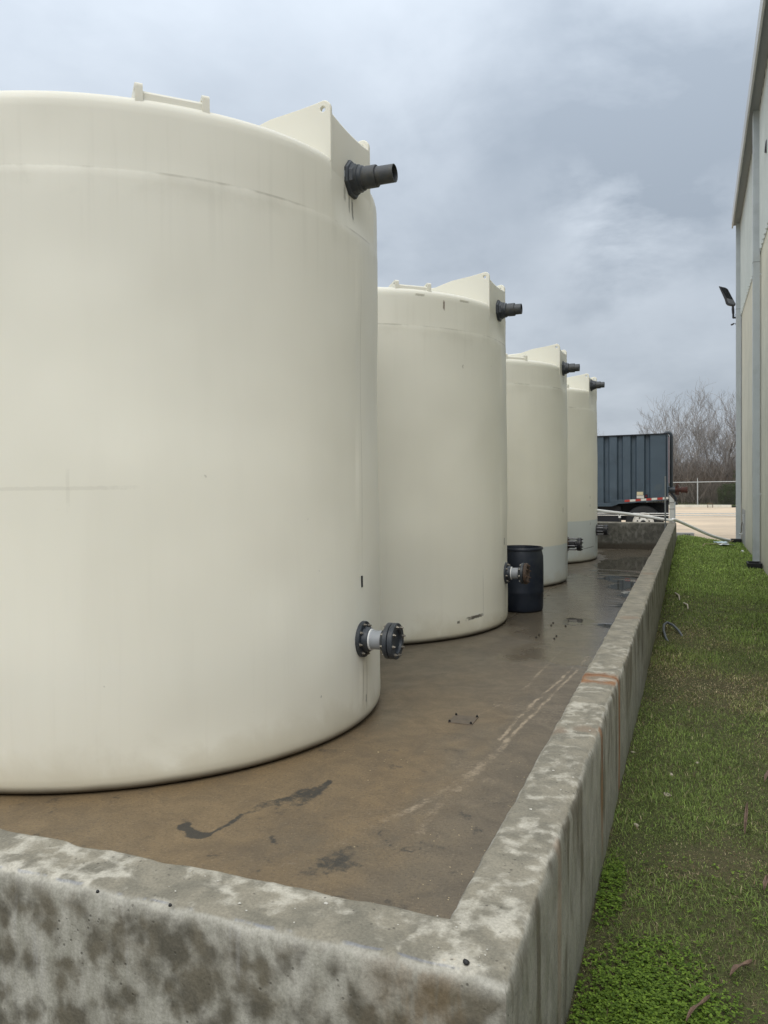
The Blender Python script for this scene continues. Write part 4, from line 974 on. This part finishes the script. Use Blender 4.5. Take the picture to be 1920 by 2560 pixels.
for z in (1.14, .98): MB().tube([(-.06, -.056, z), (.06, -.056, z+.004), (.06, .056, z+.006), (-.06, .056, z+.002), (-.06, -.056, z)], .005, 6).build('wire_tie', m_dark, t, 60)
MB().box(.0551, .085, -.05, .05, .0, 1.16).build('side_board', m_trim, t, 0)
m_galv = simple('galvanised_steel', (.26, .28, .29), .4, .15, 10, .05, .5)
t = thing('steel_pole', 'thin grey steel pole standing just inside the far wall corner', 'pole', (-.598, 19.86, 0))
MB().tube([(0, 0, 0), (.004, 0, 1.79)], .017, 10).build('pole_tube', m_galv, t, 60)
for z in (.78, .74): MB().lathe([(z, .021), (z+.02, .021)], 10, axis='z').build('clamp', m_dark, t, 30)
m_block = simple('weathered_grey_block', (.36, .37, .38), .7, .12, 6, .3, 0, (.10, .09, .085), .8)
t = thing('grey_block', 'pale grey open-ended block with dark streaks on the sand outside the wall corner', 'block', (-.18, 23.75, 0), rz=.10)
MB().box(-.24, .22, -.13, .13, -.02, .18).box(-.25, .23, -.14, .14, .18, .20).build('block_body', m_block, t, 0, .006)
for x in (-.02, .05, .10): MB().box(x-.012, x+.012, -.1345, -.131, .02, .17).build('dark_streak', m_dark, t, 0)
m_rock = simple('brown_rubble', (.12, .085, .06), .9, .4, 20, .4)
def f3(): return random.uniform(.05, 1.25), LOT_Y+.15+abs(random.gauss(0, .45))
tag(chips('rubble', 110, f3, .038, m_rock, lambda x, y: -.02), 'brown clods and rubble along the sand edge by the building corner', 'rubble', kind='stuff')

# ------------------------------------------------------------------ frac-tank trailer beyond the far wall
TY = 23.3
def tp(u, v, y=TY): return ony(1480+.1447*u, 1060+.1447*v, y)
m_tr = simple('trailer_paint', (.062, .090, .118), .42, .10, 3, .08, 0, (.035, .05, .065), .5)
m_trd = simple('trailer_underside', (.010, .012, .018), .7, .2, 5, .1); m_tyre = simple('tyre_rubber', (.014, .015, .017), .75, .3, 14, .2)
m_rim = simple('rim_paint', (.74, .73, .69), .5, .1, 8, .1, 0, (.35, .31, .25), .5); m_red = simple('red_tape', (.42, .045, .035), .5, .1, 10, 0); m_wht = simple('white_tape', (.66, .64, .58), .5, .1, 10, 0)
m_cream = simple('cream_card', (.62, .55, .36), .6, .08, 10, 0); m_scuff = simple('pale_scuff', (.075, .10, .12), .5, .1, 10, 0)
org = Vector((tp(1290, 1280).x, TY, -.02))
tr_ = thing('tank_trailer', 'dark blue corrugated tank trailer parked beyond the far wall', 'trailer', org)
def tpart(mb, name, mat, smooth=30, bevel=0, parent=None):
    o = mb.build(name, mat, None, smooth, bevel); o.data.transform(Matrix.Translation(-org)); o.parent = parent or tr_; return o
xr = tp(1290, 700).x; xl = -9.0
def ztop(x): return 2.975+(x-xr)*.012
def zbot(x): return 1.13+(x-xr)*.055 if x > -2.6 else 1.13+(-2.6-xr)*.055
# corrugated side: flats proud, valleys recessed
per = tp(715, 700).x-tp(480, 700).x; v0 = tp(955, 700).x; prof = [(xr, 0.0)]; k = 0
while v0-per*k > xl+.3:
    c_ = v0-per*k; prof += [(c_+.085, 0.0), (c_+.045, .085), (c_-.045, .085), (c_-.085, 0.0)]; k += 1
prof.append((xl, 0.0))
vs = []; fs = []
for (x, dd) in prof: vs += [(x, TY+dd, zbot(x)), (x, TY+dd, ztop(x))]
for j in range(len(prof)-1): fs.append((2*j, 2*j+1, 2*j+3, 2*j+2))
n0 = len(vs); vs += [(xr, TY+2.4, zbot(xr)), (xr, TY+2.4, ztop(xr)), (xl, TY+2.4, zbot(xl)), (xl, TY+2.4, ztop(xl))]; nn = len(prof)*2
fs += [(0, n0, n0+1, 1), (nn-2, nn-1, n0+3, n0+2), (n0, n0+2, n0+3, n0+1)]
fs.append(tuple([2*j+1 for j in range(len(prof))]+[n0+3, n0+1])); fs.append(tuple([2*j for j in range(len(prof))][::-1]+[n0, n0+2]))
tpart(MB().add(vs, fs), 'tank_body', m_tr, 20)
def strip(x0, x1, y0, y1, f0, f1):
    return MB().add([(x, y, f(x)) for f in (f0, f1) for y in (y0, y1) for x in (x0, x1)], [(0, 2, 3, 1), (4, 5, 7, 6), (0, 1, 5, 4), (1, 3, 7, 5), (3, 2, 6, 7), (2, 0, 4, 6)])
tpart(strip(xl, xr+.02, TY-.03, TY+2.42, lambda x: ztop(x)+.0, lambda x: ztop(x)+.028), 'top_rail', m_trd, 0)
xs_ = tp(330, 1310).x
rail = [tp(1300, 1268), tp(1300, 1318), tp(560, 1375), tp(470, 1378), tp(345, 1425), tp(60, 1425), tp(-600, 1425), tp(-600, 1368), tp(60, 1368), tp(330, 1362), tp(330, 1312), tp(560, 1308)]
tpart(MB().prism([(q.x, q.z) for q in rail], 'y', TY-.035, TY+.10), 'side_rail', m_tr, 0, .005)
e = [tp(u, 1330) for u in (565, 655, 752, 845, 940, 1030, 1128, 1222, 1320)]
for j in range(8):
    x0, x1 = e[j].x, e[j+1].x; ua, ub = 565+j*94.4, 565+(j+1)*94.4
    za = lambda x: tp(0, 1348-(x-e[0].x)/(e[-1].x-e[0].x)*50).z; zb_ = lambda x: tp(0, 1312-(x-e[0].x)/(e[-1].x-e[0].x)*50).z
    tpart(strip(x0+.001, x1-.001, TY-.040, TY-.0355, za, zb_), 'reflective_tape', m_red if j % 2 == 0 else m_wht, 0)
def card(u0, u1, v0_, v1, name, mat, d0=-.012, d1=-.0005, parent=None):
    a_, b2 = tp(u0, v1), tp(u1, v0_); return tpart(MB().box(a_.x, b2.x, TY+d0, TY+d1, a_.z, b2.z), name, mat, 0, 0, parent)
card(776, 885, 1172, 1228, 'document_box', m_cream, -.04); card(772, 898, 1234, 1284, 'placard', m_wht, -.03)
card(912, 962, 1212, 1278, 'marker_bracket', m_trd, -.02); card(924, 952, 1232, 1262, 'marker_light', simple('marker_red', (.14, .012, .02), .3, .1, 5, 0), -.035, -.0205)
pp = [tp(u, v) for u, v in ((1072, 1115), (1080, 1080), (1110, 1050), (1150, 1035), (1205, 1032), (1208, 1080), (1205, 1120), (1170, 1142), (1110, 1145), (1080, 1138))]
tpart(MB().prism([(q.x, q.z) for q in pp], 'y', TY-.003, TY-.0005), 'pale_scuff', m_scuff, 0)
for (u0, u1) in ((515, 585), (1075, 1125)):
    a_ = tp(u0, 178); b2 = tp(u1, 178); tpart(MB().box(a_.x, b2.x, TY+.5, TY+.7, ztop(a_.x)+.02, ztop(a_.x)+.055), 'roof_hatch', m_trd, 0)
tpart(MB().box(xl, xr-.06, TY+.35, TY+2.05, .55, 1.02).box(xl, -1.9, TY+.12, TY+.30, .25, .98), 'chassis', m_trd, 0)
tpart(MB().box(xr-.02, xr+.03, TY+.0, TY+.06, 1.2, 2.95).box(xr+.0, xr+.05, TY+.06, TY+2.3, 1.35, 1.5), 'rear_frame', m_tr, 0)
tpart(MB().box(xr+.035, xr+.075, TY+.02, TY+.12, 1.62, 2.90), 'sight_strip', simple('mauve_strip', (.21, .17, .19), .5, .2, 12, 0), 0)
tpart(MB().box(xr-.02, xr+.05, TY+.02, TY+.10, .55, 1.12), 'mud_flap', m_trd, 0)
wc = tp(885, 1690)
for y_ in (TY+.0, TY+2.05):
    w_ = bpy.data.objects.new('wheel', None); COL.objects.link(w_); w_.parent = tr_; w_.location = Vector((wc.x, y_, .50))-org
    MB().lathe([(0, .29), (.0, .33), (.02, .44), (.05, .475), (.09, .485), (.22, .485), (.26, .47), (.28, .4), (.28, .29)], 48, axis='y', cap=False).build('tyre', m_tyre, w_, 40)
    MB().lathe([(.03, .29), (-.012, .286), (-.012, .270), (.012, .258), (.004, .20), (.016, .13), (-.008, .11), (-.012, .06), (-.012, .001)], 40, axis='y', cap=False).build('rim', m_rim, w_, 40)
    hole = MB()
    for k in range(10):
        an = 2*math.pi*k/10; hole.lathe([(-.004, .021), (.020, .021)], 10, c=(.165*math.sin(an), 0, .165*math.cos(an)), axis='y')
    hole.build('rim_holes', m_dark, w_, 0)
    MB().lathe([(-.03, .001), (-.03, .06), (-.015, .075), (.0, .08)], 16, axis='y', cap=False).build('hub', m_trd, w_, 40)
# rear plumbing
m_pipe = simple('trailer_pipe', (.035, .045, .055), .4, .15, 8, .1); m_valve = simple('rusty_red_valve', (.075, .026, .018), .7, .4, 18, .4, 0, (.03, .018, .014), .7)
RY = TY+.35
def rp(u, v, y=RY): q = tp(u, v, TY); return Vector((q.x+(y-TY)*0, y, q.z))
el = [rp(1230, 190)]+[rp(1255, 155), rp(1285, 138), rp(1318, 136), rp(1348, 150), rp(1364, 180), rp(1368, 215)]
tpart(MB().tube(el+[rp(1368, 600), rp(1366, 1100)], .044, 16), 'vent_pipe', m_pipe, 60)
tpart(MB().tube([rp(1270, 1142), rp(1430, 1142)], .092, 20), 'outlet_pipe', m_pipe, 50)
vl = tpart(MB().lathe([(0, .10), (.02, .10), (.02, .065), (.06, .06), (.075, .085), (.10, .085), (.11, .06), (.16, .06), (.16, .10), (.18, .10), (.19, .075), (.30, .085), (.31, .095), (.33, .095), (.33, .07)], 24, c=tuple(rp(1430, 1142))).lathe([(-.14, .05), (.08, .045), (.14, .03)], 14, c=tuple(rp(1470, 1142)), axis='z'), 'gate_valve', m_valve, 40)
tpart(MB().lathe([(.13, .012), (.19, .012)], 8, c=tuple(rp(1470, 1142)), axis='z').lathe([(.165, .062), (.172, .066), (.180, .062), (.172, .056), (.165, .062)], 20, c=tuple(rp(1470, 1142)), axis='z', cap=False).box(rp(1470, 0).x-.06, rp(1470, 0).x+.06, RY-.008, RY+.008, rp(0, 1142).z+.168, rp(0, 1142).z+.178), 'handwheel', m_valve, 40, 0, vl)
tpart(MB().tube([rp(1360, 1190), rp(1400, 1235), rp(1440, 1275), rp(1446, 1340)], .030, 12).lathe([(-.03, .045), (.03, .045)], 12, c=tuple(rp(1448, 1385)), axis='z').lathe([(-.02, .042), (.02, .042)], 12, c=tuple(rp(1440, 1290)), axis='z'), 'drain_pipe', m_pipe, 50)

# ------------------------------------------------------------------ fence, beam, bare trees
m_fence = simple('galvanised_fence', (.42, .43, .42), .5, .1, 4, 0)
FYY = 53.6
fx0, fx1 = -22.0, 16.0
fen = thing('chain_link_fence', 'chain-link fence with top rail and barbed wire beyond the sand lot', 'fence', (.32, FYY, 0))
def fpart(mb, name, mat=m_fence, smooth=50):
    o = mb.build(name, mat, None, smooth); o.data.transform(Matrix.Translation((-.32, -FYY, 0))); o.parent = fen; return o
def ftop(x): return 1.53+.008*(x-.3)
xk = .32
posts = [xk+3.05*k for k in range(-7, 6)]
for x in posts: fpart(MB().tube([(x, FYY, 0), (x, FYY, ftop(x)), (x-.01, FYY, 1.80)], [.036, .036, .02], 8), 'fence_post')
fpart(MB().tube([(fx0, FYY, ftop(fx0)), (.3, FYY, ftop(.3)), (fx1, FYY, ftop(fx1))], .027, 8), 'top_rail')
for z in (.12, .22): fpart(MB().tube([(fx0, FYY, ftop(fx0)+z), (0, FYY, ftop(0)+z-.015), (fx1, FYY, ftop(fx1)+z)], .006, 4), 'barbed_wire', m_rock)
mesh = MB(); step = .16; zt_ = 1.5
m_wire = simple('fence_wire', (.22, .21, .19), .6, .1, 4, 0)
for s in (-1, 1):
    x = fx0-zt_
    while x < fx1:
        a_ = (x, FYY+.03, .03); b2 = (x+zt_, FYY+.03, zt_) if s > 0 else (x+zt_, FYY+.036, .03)
        if s < 0: a_ = (x, FYY+.036, zt_)
        mesh.tube([a_, b2], .004, 3, False); x += step
fpart(mesh, 'chain_link_mesh', m_wire, 0)['kind'] = 'stuff'
m_beam = simple('white_painted_beam', (.62, .60, .52), .7, .15, 3, .1)
for (x0, x1, y, lab) in ((-9, 2.22, 52.0, 'long white painted beam lying on the sand before the fence'), (2.5, 9, 52.2, 'white painted beam section past the gap by the building edge')):
    tag(MB().box(x0, x1, y, y+.16, -.02, .14).build('white_beam', m_beam, None, 0, .01), lab, 'beam', 'white beams along the lot edge')
tag(MB().box(.86, .90, 51.7, 51.74, -.02, .25).box(1.14, 1.18, 51.7, 51.74, -.02, .25).box(.86, 1.18, 51.7, 51.74, .22, .26).build('small_stand', m_rock, None, 0), 'small dark frame standing at the white beam', 'frame')

m_bark = simple('bare_bark', (.135, .115, .10), .9, .25, 3, 0); m_twig = simple('bare_twigs', (.26, .24, .222), .9, .3, 2, 0); m_barkd = simple('dark_bark', (.06, .05, .046), .9, .25, 3, 0)
def tree(x, y, h, seed, lab, thick=1.0, dark=False, cat='tree', spread=1.0):
    r = random.Random(seed); trunk = MB(); crown = MB(); cnt = [0]
    def grow(p, d, L, rad, lev):
        n = 5 if lev < 2 else 4; pts = [p.copy()]; rs = [rad]; c = p.copy(); dd = d.copy()
        for k in range(n):
            dd = (dd+Vector((r.gauss(0, .15), r.gauss(0, .15), r.gauss(.06, .10)))*(1+.1*lev)).normalized(); c = c+dd*(L/n); pts.append(c.copy()); rs.append(max(.006, rad*(1-.62*(k+1)/n)))
            if lev < 4 and k >= (1 if lev == 0 else 0):
                for _ in range(1 if lev < 1 else r.choice((1, 1, 2)) if lev < 3 else r.choice((0, 1, 1, 1))):
                    az = r.uniform(0, 6.283); sp = r.uniform(.35, .80)*spread; o = dd.orthogonal().normalized(); o.rotate(Matrix.Rotation(az, 3, dd))
                    nd = (dd*math.cos(sp)+o*math.sin(sp)+Vector((0, 0, .22))).normalized()
                    grow(c.copy(), nd, L*r.uniform(.46, .70)*(1.0 if lev else .85), rs[-1]*.62, lev+1)
        (trunk if lev == 0 else crown).tube(pts, rs, 6 if lev == 0 else 4 if lev == 1 else 3, False)
    stems = 1 if thick > 1.2 else r.choice((1, 2, 2))
    for s in range(stems):
        h = h*.90; grow(Vector((r.uniform(-.3, .3)*(s > 0), r.uniform(-.3, .3), -.1)), Vector((r.gauss(0, .10), r.gauss(0, .1), 1)).normalized(), h*.62*(1 if s == 0 else .85), .085*thick*h/8, 0)
    t = thing('bare_tree', lab, cat, (x, y, 0), 'bare winter trees behind the fence')
    trunk.build('trunk', m_barkd if dark else m_bark, t, 60); crown.build('crown', m_twig if not dark else m_bark, t, 0)
    return t
tree(2.15, 58.5, 7.9, 11, 'tall dark forked bare tree next to the building corner', 1.5, True)
for a in [(.3, 60, 8.2, 12, 'slender bare tree straight above the fence post'), (1.3, 62, 8.0, 13, 'bare tree midway between the fence post and the building corner'),
          (-.7, 59.5, 7.6, 14, 'bare tree between the trailer vent pipe and the fence post'), (-1.7, 61, 7.4, 15, 'bare tree directly behind the trailer vent pipe'),
          (3.2, 60, 7.6, 16, 'bare tree half hidden by the building corner', 1.3), (-2.6, 62, 7.3, 17, 'bare tree rising behind the rear roof corner of the trailer'),
          (-3.6, 64, 6.8, 18, 'bare tree above the rear half of the trailer roof'), (-5.6, 68, 6.1, 20, 'bare tree crown peeping over the middle of the trailer roof'),
          (-8.2, 76, 5.6, 21, 'smallest bare tree crown over the trailer roof, near the farthest tank'), (.9, 66, 8.3, 22, 'back row bare tree just right of the fence post'),
          (-1.3, 66, 7.6, 23, 'back row bare tree just right of the trailer vent pipe'), (2.6, 66, 8.6, 25, 'back row bare tree close to the building corner'),
          (-.2, 57.5, 5.5, 26, 'low bare sapling left of the fence post', .7), (1.5, 57, 5.2, 27, 'low bare sapling right of the fence post', .7)]:
    tree(*a)

def thicket(n, x0, x1, y0, y1, hf, seed, wd):
    r = np.random.default_rng(seed); x = r.uniform(x0, x1, n); y = r.uniform(y0, y1, n); h = hf(x)*r.uniform(.25, 1, n)**.8
    lx = r.normal(0, .28, n)*h; ly = r.normal(0, .2, n)*h; w = wd*r.uniform(.5, 1.3, n); z0 = r.uniform(0, .45, n)*h
    ph = r.uniform(-1.2, 1.2, n); cx, cy = np.cos(ph)*w, np.sin(ph)*w
    V = np.stack([np.c_[x-cx, y-cy, z0], np.c_[x+cx, y+cy, z0], np.c_[x+lx*.6+cx*.7, y+ly*.6+cy*.7, z0+(h-z0)*.55], np.c_[x+lx*.6-cx*.7, y+ly*.6-cy*.7, z0+(h-z0)*.55], np.c_[x+lx*1.2, y+ly*1.2, h]], 1).reshape(-1, 3)
    i = np.arange(n)[:, None]*5; F = np.concatenate([np.c_[i, i+1, i+2], np.c_[i, i+2, i+3], np.c_[i+3, i+2, i+4]])
    q = r.uniform(0, 1, n)[:, None]; c = np.array([.11, .093, .077])*(1-q)+np.array([.25, .21, .178])*q
    gr = (r.uniform(0, 1, n) < .10*(h < 1.6))[:, None]; c = np.where(gr, np.array([.06, .075, .03]), c)
    return np_mesh('thicket', V, F, 'tint', np.repeat(np.c_[c, np.ones(n)], 5, 0))
tag(link('brush_thicket', thicket(26000, -20, 14, 55.5, 70, lambda x: 3.6+.0*x, 71, .022), m_grass, smooth=0), 'brown leafless brush massed low behind the fence', 'brush', kind='stuff')
tag(link('far_woods', thicket(16000, -90, 70, 88, 110, lambda x: 4.2+0*x, 72, .06), m_grass, smooth=0), 'distant leafless woodland seen through the nearer trees', 'woods', kind='stuff')
def shrub(x, y, rx, h, n, seed, lab):
    r = np.random.default_rng(seed); t = thing('green_shrub', lab, 'shrub', (x, y, 0))
    q = r.normal(0, 1, (n, 3)); q /= np.linalg.norm(q, axis=1)[:, None]; q *= (r.uniform(.2, 1, n)**.5)[:, None]*(.75+.5*vnoise(q[:, 0]*3+9, q[:, 2]*3+9, 1, 2, seed))[:, None]
    c = q*np.array([rx, rx, h/2])+np.array([0, 0, h/2]); a_ = r.normal(0, 1, (n, 3))*.05; b2 = r.normal(0, 1, (n, 3))*.05
    V = np.stack([c-a_, c+b_v(b2), c+a_], 1).reshape(-1, 3); F = np.arange(n*3).reshape(-1, 3)
    s = r.uniform(0, 1, n)[:, None]; cc = np.array([.028, .048, .014])*(1-s)+np.array([.075, .105, .035])*s
    o = link('foliage', np_mesh('foliage', V, F, 'tint', np.repeat(np.c_[cc, np.ones(n)], 3, 0)), m_grass, t, 0)
    st = MB(); [st.tube([(0, 0, 0), (r.normal(0, .3)*rx, r.normal(0, .3)*rx, h*.6)], [.03, .01], 5, False) for _ in range(5)]; st.build('stems', m_bark, t, 60)
def b_v(b): return b
shrub(2.25, 55.0, .75, 1.5, 1500, 81, 'small dark green shrub at the fence near the building edge'); shrub(3.0, 56.5, .7, 2.4, 1500, 82, 'taller green shrub half hidden by the building corner')

for me in bpy.data.meshes: me.update()
